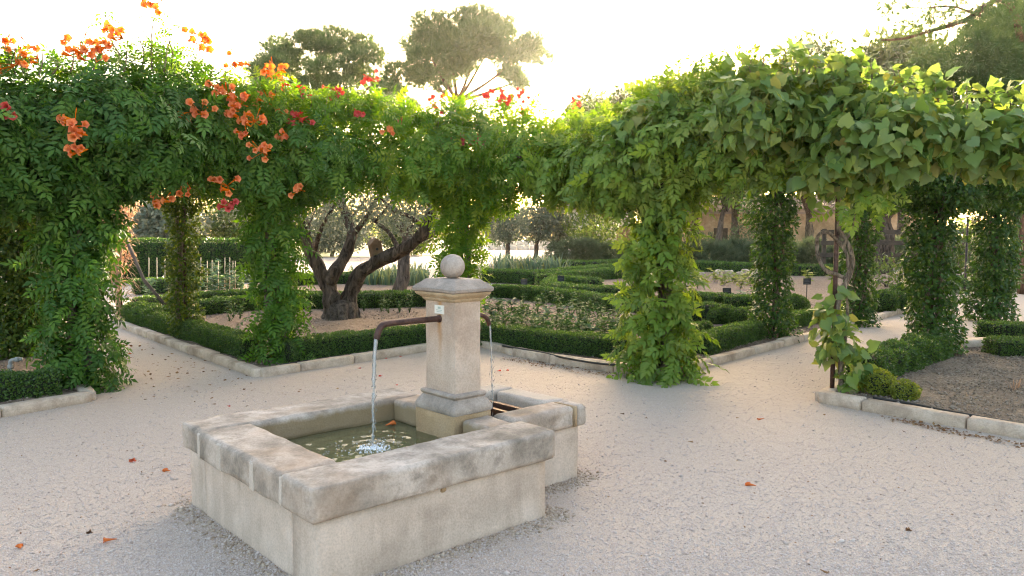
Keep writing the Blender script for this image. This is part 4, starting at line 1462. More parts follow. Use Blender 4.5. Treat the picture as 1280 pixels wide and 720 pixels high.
def hedge(label, pts, h=.27, w=.28, mat='box', name='box_hedge', z0=.03, base=.021, group=None, gap=0, wob=.035, world=False, cover=1.5):
    """clipped hedge: leaves on a rounded ridge following the line, a solid dark core inside"""
    W = [Vector(p) for p in (pts if world else pxs(pts, z0))]
    for q in W:
        q.z = z0
    sp = spline(W, 5)
    c = sum(sp, Vector()) / len(sp)
    dist = min((Vector((q.x, q.y, 0))).length for q in sp)
    root = empty(name, (sp[0].x, sp[0].y, 0), label=label, cat='hedge', group=group)
    o = Vector(root.location)
    prof = [(-.5, 0), (-.52, .45), (-.5, .85), (-.38, 1.0), (0, 1.02), (.38, 1.0), (.5, .85), (.52, .45), (.5, 0)]
    V, Fc = [], []
    for i, q in enumerate(sp):
        t = (sp[min(len(sp) - 1, i + 1)] - sp[max(0, i - 1)]).normalized()
        nn = Vector((-t.y, t.x, 0))
        e = .84
        for (a, b) in prof:
            V.append(q + nn * (a * w * e) + Vector((0, 0, b * h * .93)) - o)
    k = len(prof)
    for i in range(len(sp) - 1):
        for j in range(k - 1):
            Fc.append((i * k + j, (i + 1) * k + j, (i + 1) * k + j + 1, i * k + j + 1))
    Fc.append(tuple(range(k - 1, -1, -1)))
    Fc.append(tuple((len(sp) - 1) * k + j for j in range(k)))
    put('dark_core', np.array(V), Fc, 'core', root)
    # leaves on the outline
    S = np.array([tuple(q) for q in sp])
    seg = np.linalg.norm(np.diff(S, axis=0), axis=1)
    L = seg.sum()
    area = L * (2 * h + w) + 2 * w * h
    lsz = max(base, .0019 * (dist + L * .2))
    n = int(min(60000, area / (lsz * lsz * .32) * cover))
    u = rng.random(n) * L
    cum = np.concatenate([[0], np.cumsum(seg)])
    i = np.clip(np.searchsorted(cum, u) - 1, 0, len(seg) - 1)
    f = (u - cum[i]) / np.maximum(1e-6, seg[i])
    Q = S[i] + (S[i + 1] - S[i]) * f[:, None]
    t = unit(S[i + 1] - S[i])
    nn = np.stack([-t[:, 1], t[:, 0], np.zeros(n)], 1)
    pr = np.array(prof)
    pl = np.concatenate([[0], np.cumsum(np.linalg.norm(np.diff(pr * (w, h), axis=0), axis=1))])
    s = rng.random(n) * pl[-1]
    a = np.interp(s, pl, pr[:, 0])
    b = np.interp(s, pl, pr[:, 1])
    ends = rng.random(n) < 2 * w * h / area
    a[ends] = rng.uniform(-.5, .5, ends.sum())
    b[ends] = rng.uniform(0, 1, ends.sum())
    e_side = rng.random(n) < .5
    Q[ends & e_side] = S[0]
    Q[ends & ~e_side] = S[-1]
    D = nn * a[:, None] * 2 * (np.abs(a) > .37)[:, None] + np.array([0, 0, 1.]) * (b > .8)[:, None] * 1.0 + .01
    D[ends] = np.where(e_side[ends, None], -t[ends], t[ends])
    D = unit(D)
    P = Q + nn * (a * w)[:, None] + np.array([0, 0, 1.]) * (b * h)[:, None]
    wv = np.array([noise.noise(Vector((p[0] * 4.5, p[1] * 4.5, p[2] * 6))) for p in P]) if n < 30000 else np.array([noise.noise(Vector((p[0] * 4.5, p[1] * 4.5, 0))) for p in P])
    P = P + D * (wv * wob)[:, None] + D * (rng.normal(size=n) * .010)[:, None]
    dd = np.linalg.norm(P - CAMP, axis=1)
    dress(root, P, D, dd, mat, base)
    return root


hedge('low clipped box hedge along the left path', [(172, 405), (205, 414), (246, 427), (300, 445), (316, 451)])
hedge('low clipped box hedge below the bare soil under the olive tree', [(352, 456), (400, 448), (440, 443), (490, 437), (545, 430)])
hedge('long low box hedge in front of the vegetable rows', [(590, 428), (640, 434), (690, 441), (735, 446), (790, 451)])
hedge('low box hedge beside the wisteria column along the right path', [(872, 446), (910, 435), (945, 425)])
hedge('low box hedge beyond the glossy climber along the right path', [(985, 413), (1002, 408), (1018, 405)], .25)
hedge('low box hedge behind the olive trunk', [(367, 388), (410, 387), (450, 387), (495, 386), (535, 384)], .34, .4)
hedge('low box hedge beside the slim yellow tipped climber', [(248, 396), (280, 393), (312, 390), (345, 388)], .3, .4)
hedge('far low box hedge near the bamboo stakes', [(172, 393), (210, 389), (250, 385), (312, 380), (345, 377)], .3, .4)
hedge('short box hedge at the foot of the dead vine', [(168, 402), (190, 406), (206, 410)], .32, .4)
hedge('distant box hedge in front of the dark tall hedge', [(168, 367), (200, 366), (240, 364), (300, 361)], .35, .5)
hedge('curving box hedge behind the vegetable rows', [(615, 374), (650, 375), (685, 379), (720, 384), (750, 389), (790, 394)], .32, .42)
hedge('box hedge scroll, lower arm, beside the crossing path', [(688, 371), (702, 375), (730, 378), (770, 380), (800, 381)], .36, .5)
hedge('box hedge scroll, upper arm, beside the crossing path', [(688, 370), (695, 364), (715, 363), (744, 366)], .36, .5)
hedge('long box hedge running to the sunlit bed', [(678, 359), (690, 358), (720, 354), (760, 350), (800, 347)], .36, .5)
hedge('box hedge in front of the grey iris clump', [(606, 352), (640, 353), (674, 355)], .38, .55)
hedge('narrow box hedge running behind the scroll hedges', [(674, 355), (710, 350), (745, 346), (790, 341)], .38, .55)
hedge('distant low box hedge below the rosemary by the farm building', [(858, 339), (900, 341), (950, 344), (1000, 346), (1050, 346)], .4, .6)
hedge('clipped box block by the black plant label, with gap beside', [(858, 387), (880, 389), (903, 392)], .36, .45)
hedge('clipped box block between plant label and glossy climber', [(909, 393), (928, 394), (948, 395)], .36, .45)
hedge('short box hedge with stub end beside the wisteria column', [(862, 404), (880, 405), (897, 404)], .34, .4)
hedge('sprawling box hedge at the foot of the broad climber', [(1078, 482), (1098, 474), (1125, 463), (1150, 455), (1172, 448)], .30, .34, base=.026, wob=.06)
hedge('clipped hedge beyond the low stone block', [(1224, 422), (1250, 424), (1275, 425), (1310, 426)], .24, .4)
hedge('clipped hedge with bright tips beside the low stone block', [(1238, 446), (1262, 446), (1290, 446), (1320, 447)], .22, .34)
hedge('dark clipped hedge behind the kerb by the grey pipe', [(-80, 507), (-20, 504), (30, 499), (70, 494)], .24, .36, base=.024)
hedge('far box edging at the end of the right path', [(1180, 366), (1210, 362), (1250, 358)], .35, .5)
hedge('box edging behind the white far path', [(335, 362), (400, 357), (440, 356), (530, 352)], .35, .5)
hedge('far box edging under the rounded rosemary', [(700, 336), (740, 337), (790, 334)], .35, .6)
TH = [at(150, 352), at(210, 353), at(270, 353), at(333, 352)]
hedge('tall dark clipped hedge behind the bamboo stakes', TH, 1.33, 1.0, 'ivy', 'tall_hedge', base=.03, world=True)


def ball(label, px, py, r, mat='box', name='box_ball', squash=.9, cat='shrub', group=None, base=.02, rag=.1):
    p = at(px, py, SOIL_Z)
    root = empty(name, (p.x, p.y, SOIL_Z), label=label, cat=cat, group=group)
    dist = p.length
    lsz = max(base, .0019 * dist)
    n = int(4 * math.pi * r * r / (lsz * lsz * .32) * 1.6)
    D = unit(rng.normal(size=(n, 3)))
    D = D[D[:, 2] > -.75]
    rad = r * (1 + rag * np.array([noise.noise(Vector(d) * 2.2 + Vector((px, py, 0))) for d in D]) + rng.normal(size=len(D)) * .03)
    P = np.array([p.x, p.y, SOIL_Z + r * squash * .8]) + D * rad[:, None] * (1, 1, squash)
    bm = bmesh.new()
    bmesh.ops.create_icosphere(bm, subdivisions=2, radius=r * .86)
    for v in bm.verts:
        v.co.z = v.co.z * squash + r * squash * .8
    bm_put('dark_core', bm, 'core', root)
    dress(root, P, D, np.full(len(P), dist), mat, base)
    return root


ball('small yellow green box ball nearest the rusty post', 1097, 494, .145, 'boxlight', rag=.3)
ball('small yellow green box ball beside the bare soil', 1131, 501, .115, 'boxlight', rag=.3)
for px, py, r in ((897, 406, .17), (908, 406, .2), (924, 408, .19), (937, 407, .19)):
    ball('small clipped box ball in the row before the plant label', px, py, r, group='box balls in a row')
for px, py, r in ((993, 396, .25), (1062, 398, .2), (1104, 390, .26), (1118, 388, .24), (1130, 386, .32), (1138, 383, .32)):
    ball('clipped box ball along the kerb of the right path', px, py, r, group='box balls along the right path')
for px in (868, 880):
    ball('low box ball beside the wisteria column', px, 421 - (px - 868) * .2, .13, group='box balls by the wisteria')


# ================================================================== SHRUBS AND LOW PLANTS
def bush(name, label, blobs, mat, T, size, dens, cat='shrub', group=None, inner=.3, base=None, jit=.7, up_=.4, hang=-.5, core=True):
    C = np.array([tuple(b[0]) for b in blobs]); R = np.array([b[1] if hasattr(b[1], '__len__') else (b[1],) * 3 for b in blobs], float)
    b0 = base if base is not None else Vector((C[:, 0].mean(), C[:, 1].mean(), 0))
    root = empty(name, b0, label=label, cat=cat, group=group)
    n = int(area_of(R) * .5 * dens)
    P, D = sample_blobs(C, R, n, inner=inner)
    ok = P[:, 2] > .02
    P, D = P[ok], D[ok]
    foliage(root, P, D, T, mat, size, hang=hang, out=.5, jit=jit, up=up_)
    if core:
        m = MB()
        r = random.Random(len(C))
        for c, rr_ in list(zip(C, R))[:14]:
            q = Vector(c) - Vector(b0)
            m.tube([Vector((r.uniform(-.1, .1), r.uniform(-.1, .1), 0)), q * .5 + Vector((0, 0, .05)), q], [.03, .02, .008], 5)
        m.put('stems', 'bark', root, True)
    return root


def mound(px0, px1, py, ztop, r, n, seed, deep=1.0):
    rr = random.Random(seed)
    a, b = at(px0, py), at(px1, py)
    out = []
    for i in range(n):
        t = (i + .5) / n
        p = a.lerp(b, t) + Vector((rr.uniform(-.3, .3), rr.uniform(0, deep), 0))
        e = math.sin(min(1, max(0, t)) * math.pi) ** .35
        z = max(r * .6, ztop * (0.72 + .28 * e) - r * .8 + rr.uniform(-.12, .08))
        out.append((Vector((p.x, p.y, z)), r * rr.uniform(.85, 1.15)))
        if z > r * 1.3:
            out.append((Vector((p.x, p.y, z * .45)), r))
    return out


bush('rosemary_bush', 'rounded grey green rosemary mound beyond the box scrolls', mound(700, 785, 333, 1.12, .6, 10, 1, 1.6), 'rosemary', T_TUFT, .30, 110)
bush('rosemary_bush', 'long rosemary bank below the tiled farm building', mound(855, 960, 338, 1.1, .6, 14, 2, 2), 'rosemary', T_TUFT, .30, 90)
bush('rosemary_bush', 'rosemary bank behind the grape post', mound(965, 1085, 338, 1.1, .6, 14, 3, 2), 'rosemary', T_TUFT, .30, 90)
bush('rosemary_bush', 'rosemary bank behind the dark climbers of the right path', mound(1090, 1290, 336, 1.2, .65, 18, 4, 2), 'rosemary', T_TUFT, .30, 80)
bush('garden_shrub', 'brown green rounded shrub in front of the pale house', [(atd(742, 286, 44), (1.6, 1.4, 1.4)), (atd(738, 298, 44), (1.3, 1.2, 1.0)), (atd(750, 280, 44), 1.0)], 'oak', T_LEAF, .22, 80)
bush('garden_shrub', 'sprawling green shrub against the farm wall', [(atd(940, 304, 44), (1.6, 1, .7)), (atd(928, 292, 44), (.7, .6, .7)), (atd(955, 306, 44), (1.6, 1, .6)), (atd(875, 304, 44), (1.2, 1, .6))], 'rosemary', T_LEAF, .22, 60)
bush('garden_shrub', 'loose yellow green shrub between the right path columns', [(atd(1112, 345, 22), .6), (atd(1100, 352, 21.5), .5), (atd(1120, 356, 21.5), .4)], 'oak', T_LEAF, .12, 160)
bush('garden_shrub', 'dark bushy shrub under the lit lamp', [(atd(1195, 318, 24), .8), (atd(1215, 310, 24), .75), (atd(1180, 328, 24), .6), (atd(1232, 322, 24), .7)], 'oak', T_LEAF, .14, 120)
bush('garden_shrub', 'green shrub at the far end of the right path', [(atd(1262, 330, 26), .9), (atd(1280, 318, 26), 1.0), (atd(1248, 336, 26), .6)], 'oak', T_LEAF, .14, 110)


def blades(name, label, p, n, h, spread, mat, group=None, cat='plant', w=.05, lean=.5):
    """clump of sword leaves that arch over"""
    root = empty(name, (p.x, p.y, SOIL_Z), label=label, cat=cat, group=group)
    V, Fc, Rn = [], [], []
    for k in range(n):
        a = random.uniform(0, 6.28)
        q = Vector((math.cos(a), math.sin(a), 0))
        o = q * random.uniform(0, spread)
        l = h * random.uniform(.6, 1.1)
        s = Vector((-q.y, q.x, 0))
        ln = lean * random.uniform(.3, 1.2)
        pts = [o + q * (ln * l * t * t) + Vector((0, 0, l * t * (1 - .35 * ln * t * t))) for t in (0, .35, .7, 1)]
        b = len(V)
        for t, pt in zip((1, .9, .6, .05), pts):
            V += [pt - s * w * t * .5, pt + s * w * t * .5]
        rv = random.random()
        Rn += [rv] * 8
        for i in range(3):
            Fc.append((b + i * 2, b + i * 2 + 1, b + i * 2 + 3, b + i * 2 + 2))
    put('leaves', np.array(V), Fc, mat, root, Rn, kind='stuff')
    return root


for i in range(13):
    px = 622 + i * 6.5 + random.uniform(-2, 2)
    blades('iris_clump', 'grey green iris clump in the row beyond the stone ball', at(px, 346 - random.random() * 5), 34, random.uniform(.75, 1.0), .32, 'iris', 'irises right of the ball', 'iris', .055)
for i in range(12):
    px = 444 + i * 8 + random.uniform(-3, 3)
    blades('iris_clump', 'grey green iris clump in the row behind the olive tree', at(px, 360 - random.random() * 5), 30, random.uniform(.6, .85), .3, 'iris', 'irises behind the olive', 'iris', .05)


def leafy_plant(name, label, p, h, n, size, mat, group, spread=.12, T=None, cat='plant', stem=True):
    root = empty(name, (p.x, p.y, SOIL_Z), label=label, cat=cat, group=group)
    m = MB()
    P, A = [], []
    ns = max(1, n // 14)
    for s in range(ns):
        a = random.uniform(0, 6.28)
        top = Vector((math.cos(a) * spread * random.random(), math.sin(a) * spread * random.random(), h * random.uniform(.7, 1.05)))
        m.tube([(0, 0, 0), top * .5 + Vector((random.uniform(-.02, .02), 0, 0)), top], [.006, .005, .002], 4)
        for k in range(n // ns):
            t = random.uniform(.15, 1)
            b = random.uniform(0, 6.28)
            P.append(tuple(top * t)); A.append((math.cos(b), math.sin(b), random.uniform(-.2, .7)))
    m.put('stem', 'veg', root, True)
    P, A = np.array(P), np.array(A)
    Mx = frames(A, np.array([0, 0, 1.]) + rng.normal(size=(len(P), 3)) * .35, size * rng.uniform(.6, 1.15, len(P)))
    T = T or T_LEAF
    V, Fc = inst(T, P, Mx)
    put('leaves', V, Fc, mat, root, rnd_for(T, len(P)), kind='stuff')
    return root


for row in range(6):
    y = 392 + row * 8.6
    x0 = 606 + row * 6
    for k in range(12 + row):
        px = x0 + k * (175 - row * 4) / (11 + row) + random.uniform(-5, 5)
        if px > 785 or y > 391 + (px - 560) * .24 + 20:
            continue
        t = random.random()
        p = at(px, y + random.uniform(-2, 2), SOIL_Z)
        if t < .4:
            leafy_plant('vegetable_plant', 'upright green vegetable plant in the rows behind the fountain', p, random.uniform(.32, .5), 70, .095, 'veg', 'vegetables behind the fountain', .12)
        elif t < .7:
            leafy_plant('cabbage_plant', 'blue green cabbage plant in the rows behind the fountain', p, random.uniform(.24, .38), 44, .15, 'veggrey', 'cabbages behind the fountain', .12)
        else:
            leafy_plant('herb_plant', 'low feathery herb in the rows behind the fountain', p, random.uniform(.24, .38), 90, .07, 'veg', 'herbs behind the fountain', .16)
for px, py in ((372, 391), (388, 394), (476, 391), (486, 393), (500, 392), (512, 391), (455, 390), (362, 396), (300, 400), (287, 404), (292, 399)):
    leafy_plant('herb_plant', 'low feathery herb near the hedge behind the olive tree', at(px, py, SOIL_Z), random.uniform(.25, .4), 60, .07, 'veg', 'herbs by the olive hedge', .18)
for px, py in ((868, 352), (880, 356), (893, 353), (905, 358), (918, 356), (872, 362), (930, 352), (938, 358), (925, 362), (1010, 355), (1040, 352)):
    leafy_plant('squash_plant', 'pale yellow green plant in the sunlit bed', at(px, py, SOIL_Z), .4, 46, .2, 'vegyellow', 'pale plants in the sunlit bed', .3)
for px, py in ((760, 372), (772, 371), (784, 372), (925, 382), (938, 380), (950, 383), (915, 384), (943, 386)):
    leafy_plant('lavender_plant', 'low grey green plant in the soil beyond the box hedges', at(px, py, SOIL_Z), .3, 60, .14, 'veggrey', 'grey plants beyond the hedges', .3)
for px, py in ((183, 375), (262, 372), (275, 366), (290, 372), (300, 368), (250, 372), (284, 380), (312, 370), (268, 384)):
    leafy_plant('bean_plant', 'leafy bean plant among the bamboo stakes', at(px, py, SOIL_Z), random.uniform(.5, .9), 60, .16, 'veggrey', 'bean plants', .2)
for px, y0, y1 in ((186, 322, 366), (196, 322, 368), (206, 322, 366), (251, 322, 366), (259, 326, 372), (265, 325, 366), (273, 326, 370), (281, 322, 366), (287, 322, 378), (291, 326, 368), (294, 326, 366)):
    b = at(px, y1)
    tp = atd(px, y0, b.y)
    MB().tube([b, tp], .011, 6).put('bamboo_stake', 'bamboo', None, True, label='slender upright bamboo stake in front of the tall hedge', cat='stake', group='bamboo stakes')
# tuft of dry stalks and soil weeds in the bare bed
for px, py in ((1272, 492), (1266, 494)):
    blades('dry_grass', 'small dry straw tuft on the bare soil bed', at(px, py), 12, .14, .05, 'dry', 'dry straw tufts', 'grass', .006, .5)
rr = random.Random(2)
for k in range(16):
    px = rr.choice([rr.uniform(990, 1045), rr.uniform(860, 950)])
    q = at(px, 345 + rr.uniform(-.5, 2))
    bs = rounded_box((-.16, -.13, 0), (.16, .13, rr.uniform(.12, .26)), .05, .1, .02, 6, k)
    o = bm_put('white_stone', bs, 'kerb', None, (q.x, q.y, .03), label='pale stone in the row edging the sunlit bed', cat='stone', group='stones edging the sunlit bed')
    o.rotation_euler[2] = rr.uniform(0, 3)


# ================================================================== SMALL GARDEN THINGS
def plant_label(px, py, h, label):
    p = at(px, py, SOIL_Z)
    root = empty('plant_label', p, label=label, cat='sign')
    MB().box((-.008, -.006, 0), (.008, .006, h)).put('stake', 'dark_iron', root)
    pl = MB().box((-.085, -.012, h - .02), (.085, .002, h + .12)).put('plate', 'slate', root)
    ik = MB()
    for k in range(3):
        ik.box((-.06, -.0145, h + .005 + k * .035), (.035 + .02 * (k % 2), -.0125, h + .013 + k * .035))
    ik.put('print', 'paper', pl)


plant_label(908, 387, .32, 'small black plant label on a stake between two box blocks')
plant_label(1008, 378, .42, 'small black plant label on a stake beyond the right path kerb')
plant_label(655, 367, .25, 'small black plant label beside the crossing path')
plant_label(701, 371, .40, 'small black plant label in front of the box scroll')

pp = at(14, 478)
pr_ = empty('standpipe', (pp.x, pp.y, 0), label='grey plastic water pipe with elbow in front of the dark climber', cat='pipe')
MB().tube(spline([(0, 0, 0), (0, 0, .17), (.005, 0, .225), (.04, 0, .245), (.12, .02, .247)], 6), .021, 12).put('pipe', 'pvc', pr_, True)
MB().tube([(0, 0, .15), (0, 0, .19)], .028, 12).put('coupling', 'pvc', pr_, True)
MB().tube([(.055, 0.004, .246), (.095, .012, .247)], .028, 12).put('coupling', 'pvc', pr_, True)
hs_ = [at(x, y, .105) for x, y in ((628, 432), (650, 436), (680, 441), (705, 447), (740, 453), (772, 456), (800, 455))]
MB().tube(spline(hs_, 6), .014, 8).put('garden_hose', 'hose', None, True, label='black hose lying on the kerb below the vegetable hedge', cat='hose')
hs_ = [at(x, y, .085) for x, y in ((1092, 497), (1110, 500), (1140, 505), (1180, 513), (1230, 522), (1290, 532), (1350, 541))]
MB().tube(spline(hs_, 6), .014, 8).put('garden_hose', 'hose', None, True, label='black hose lying along the inside of the bare bed', cat='hose')
hs_ = [at(x, y, .075) for x, y in ((350, 456), (400, 448.5), (450, 441.5), (510, 433))]
MB().tube(spline(hs_, 6), .011, 8).put('garden_hose', 'hose', None, True, label='black hose at the foot of the hedge before the olive tree', cat='hose')
tl = at(1106, 484, .06)
MB().add([(-.06, 0, 0), (.05, -.02, 0), (.06, .03, .05), (-.05, .04, .06), (-.06, .01, .01), (.05, -.01, .012), (.06, .04, .06), (-.05, .05, .07)],
         [(0, 1, 2, 3), (7, 6, 5, 4), (0, 4, 5, 1), (1, 5, 6, 2), (2, 6, 7, 3), (3, 7, 4, 0)]).put('plastic_scrap', 'teal', None, False, tl, label='crumpled teal plastic scrap beside the yellow green balls', cat='scrap')

# fallen flowers and larger leaves on the gravel
FALL = {'big orange trumpet flower fallen on the gravel': [(168, 575, 'o', 1.25), (213, 591, 'o', 1.1), (146, 677, 'o', 1.2), (945, 610, 'o', 1.3), (955, 525, 'o', 1.1), (26, 688, 'o', .9), (165, 443, 'o', 1.2), (138, 485, 'o', 1.1)],
        'small red flower fallen on the gravel behind the fountain': [(478, 471, 'r', .9), (483, 448, 'r', .8), (503, 446, 'r', .7), (621, 465, 'r', .9), (634, 464, 'r', .8), (447, 461, 'r', .7), (284, 508, 'r', .6), (497, 481, 'r', .6)],
        'brown wilted flower lying on the gravel': [(113, 664, 'o', .8), (860, 553, 'o', .7), (775, 518, 'o', .7), (808, 522, 'o', .6), (1136, 661, 'o', .8), (1025, 714, 'o', .8), (924, 523, 'o', .5), (832, 576, 'o', .5), (41, 716, 'o', .6), (265, 506, 'o', .6), (1031, 520, 'o', .5), (1128, 539, 'o', .5)]}
ME_WILT = blossom_mesh('fallen_flower', 'litter')
M['wilting'] = leaf_mat('wilting_orange', [(0.48, 0.12, 0.03), (0.55, 0.17, 0.05), (0.42, 0.09, 0.025)], 0.15, 0.7, spec=0.05)
ME_FO = blossom_mesh('fallen_flower', 'wilting')
ME_FR = blossom_mesh('fallen_flower', 'redblossom')
for lb, lst in FALL.items():
    for (px, py, k, s) in lst:
        p = at(px, py)
        o = link('fallen_flower', ME_WILT if 'brown' in lb else (ME_FO if k == 'o' else ME_FR), label=lb, cat='flower', group=lb.replace('flower', 'flowers'))
        s *= .68
        o.location = (p.x, p.y, .018 * s)
        o.rotation_euler = (math.radians(90) + random.uniform(-.1, .25), 0, random.uniform(0, 6.28))
        o.scale = (s, s * .55, s)
o = link('floating_flower', ME_FO, label='orange flower floating on the basin water', cat='flower')
w = at(482, 534, WZ)
o.location = (w.x, w.y, WZ + .012)
o.rotation_euler = (math.radians(84), 0, 2.4)
o.scale = (.9, .5, .9)


# ================================================================== TREES
def limb(root, pts, r0, r1, mat, name='limb', seg=9, wob=.3, k=5):
    sp = spline([Vector(p) - Vector(root.location) for p in pts], k)
    rad = [r0 + (r1 - r0) * (i / (len(sp) - 1)) ** .8 for i in range(len(sp))]
    return MB().tube(sp, rad, seg, wob).put(name, mat, root, True)


def canopy(root, C, R, T, mat, size, dens, inner=.35, hang=0.0, jit=.9, out=.5, up_=.4, name='crown', lo=.7, hi=1.12):
    n = int(area_of(np.array([(r,) * 3 if not hasattr(r, '__len__') else r for r in R])) * .5 * dens)
    R = np.array([(r,) * 3 if not hasattr(r, '__len__') else r for r in R], float)
    P, D = sample_blobs(np.array([tuple(c) for c in C]), R, n, lo, hi, .75, inner)
    sz = size * rng.uniform(.65, 1.3, n)[:len(P)]
    Mx = leaf_frames(D, sz, len(P), hang=hang, out=out, jit=jit, up=up_, nj=.6)
    V, Fc = inst(T, P - np.array(root.location), Mx)
    return put(name, V, Fc, mat, root, rnd_for(T, len(P)), kind='stuff')


# the gnarled olive tree
OB = at(425, 402)
ol = empty('olive_tree', (OB.x, OB.y, 0), label='gnarled old olive tree with forked trunk in the planted bed', cat='tree')
Yo = OB.y
def O(px, py, dy=0.): return atd(px, py, Yo + dy)
limb(ol, [O(414, 405), O(416, 385), O(412, 365), O(404, 345), O(392, 322), O(382, 300), O(378, 270), O(372, 240)], .19, .075, 'bark', 'trunk', 14, .45)
limb(ol, [O(440, 404, .1), O(436, 385, .1), O(438, 365, .1), O(450, 344, .05), O(470, 328), O(495, 317, -.1), O(518, 303, -.2), O(532, 285, -.3), O(540, 262, -.3), O(556, 240, -.4)], .17, .075, 'bark', 'trunk', 14, .45)
for rx, ry, dy in ((392, 408, -.1), (408, 411, -.5), (430, 411, -.55), (452, 409, -.3), (465, 405, .1)):
    limb(ol, [O(rx, ry, dy) + Vector((0, 0, -.06)), O((rx + 427) / 2, 398, dy * .6), O((rx + 427 * 2) / 3, 380, dy * .1)], .05, .12, 'bark', 'root', 9, .4)
limb(ol, [O(410, 352), O(420, 338), O(432, 318, .2), O(440, 295, .3), O(436, 278, .4), O(428, 255, .4), O(420, 225, .5)], .14, .06, 'bark')
limb(ol, [O(440, 295, .3), O(458, 272, .2), O(470, 250), O(490, 225)], .06, .03, 'bark')
limb(ol, [O(532, 285, -.3), O(510, 270, -.4), O(490, 262, -.5), O(470, 240, -.6)], .05, .02, 'bark')
limb(ol, [O(500, 315, -.1), O(486, 290, .2), O(468, 276, .3), O(450, 250, .3)], .05, .02, 'bark')
limb(ol, [O(520, 302, -.2), O(545, 290, .1), O(560, 268, .2)], .05, .02, 'bark')
limb(ol, [O(392, 322), O(400, 290, -.4), O(415, 262, -.7), O(430, 240, -.8)], .05, .02, 'bark')
for a, b, c in ((380, 300, 350), (382, 290, 402), (428, 255, 398), (436, 276, 470), (540, 262, 520), (548, 250, 585), (470, 276, 505)):
    limb(ol, [O(a, b), O((a + c) / 2, b - 22, random.uniform(-.5, .5)), O(c, b - 50, random.uniform(-.8, .8))], .03, .008, 'bark', seg=6)
oc, orr = [], []
rr = random.Random(17)
for k in range(46):
    a, d = rr.uniform(0, 6.28), rr.uniform(.2, 1) ** .6 * 2.4
    oc.append(Vector((OB.x + .5 + math.cos(a) * d, OB.y + math.sin(a) * d * .9, rr.uniform(2.0, 4.0 - d * .4))))
    orr.append(rr.uniform(.35, .55))
for px, py, dy in ((395, 262, -.6), (410, 250, .3), (432, 256, .8), (455, 262, -.4), (470, 248, .6), (488, 262, -.9), (505, 256, .4), (525, 262, .6), (540, 250, -.6), (445, 242, -.8), (385, 280, .6), (505, 280, .9), (465, 290, 1.2), (420, 275, 1.2), (545, 282, .9)):
    oc.append(O(px, py, dy)); orr.append(rr.uniform(.25, .4))
canopy(ol, oc, orr, T_OLIVE, 'olive', .09, 230, hang=.2, inner=.5)
nb = empty('nest_box', O(471, 318, .1), label='wooden nest box with pitched roof among the olive branches', cat='nest box')
nb.rotation_euler = (0, -.22, .5)
MB().box((-.1, -.09, -.05), (.1, .09, .2)).put('box', 'wood', nb)
MB().add([(-.13, -.13, .2), (.13, -.13, .2), (.13, .12, .2), (-.13, .12, .2), (0, -.13, .30), (0, .12, .30)], [(0, 1, 4), (2, 3, 5), (0, 4, 5, 3), (1, 2, 5, 4), (0, 3, 2, 1)]).put('roof', 'wood', nb)
MB().tube([(0, -.093, .1), (0, -.088, .1)], .025, 12).put('dark_hole_disc', 'slate', nb)  # black disc painted in for the dark inside the hole


def round_tree(name, label, base, trunk_h, tr, blobs, mat, T, size, dens, bark='bark', group=None, nl=6, lean=0.0, **kw):
    root = empty(name, base, label=label, cat='tree', group=group)
    b = Vector(base)
    top = b + Vector((lean, 0, trunk_h))
    limb(root, [b - Vector((0, 0, .05)), b + Vector((lean * .3 + .05, 0, trunk_h * .35)), b + Vector((lean * .6, .05, trunk_h * .7)), top], tr, tr * .6, bark, 'trunk', 10)
    for i, (c, r) in enumerate(blobs[:nl]):
        limb(root, [top - Vector((0, 0, trunk_h * .15)), top.lerp(Vector(c), .5) + Vector((0, 0, -.1)), Vector(c)], tr * .5, tr * .1, bark, 'limb', 7)
    canopy(root, [c for c, r in blobs], [r for c, r in blobs], T, mat, size, dens, **kw)
    return root


def blobset(items):
    return [(atd(px, py, Y), r) for px, py, Y, r in items]


def cloud(px0, px1, py0, py1, Y, n, r, seed, dy=2.0, shape=None):
    rr = random.Random(seed)
    out = []
    cx, cy, ax, ay = (px0 + px1) / 2, (py0 + py1) / 2, (px1 - px0) / 2, (py1 - py0) / 2
    rp = r * F / Y
    while len(out) < n:
        x, y = rr.uniform(-1, 1), rr.uniform(-1, 1)
        if x * x + y * y > 1:
            continue
        out.append((atd(cx + x * max(1, ax - rp), cy + y * max(1, ay - rp), Y + rr.uniform(-dy, dy)), r * rr.uniform(.7, 1.2)))
    return out


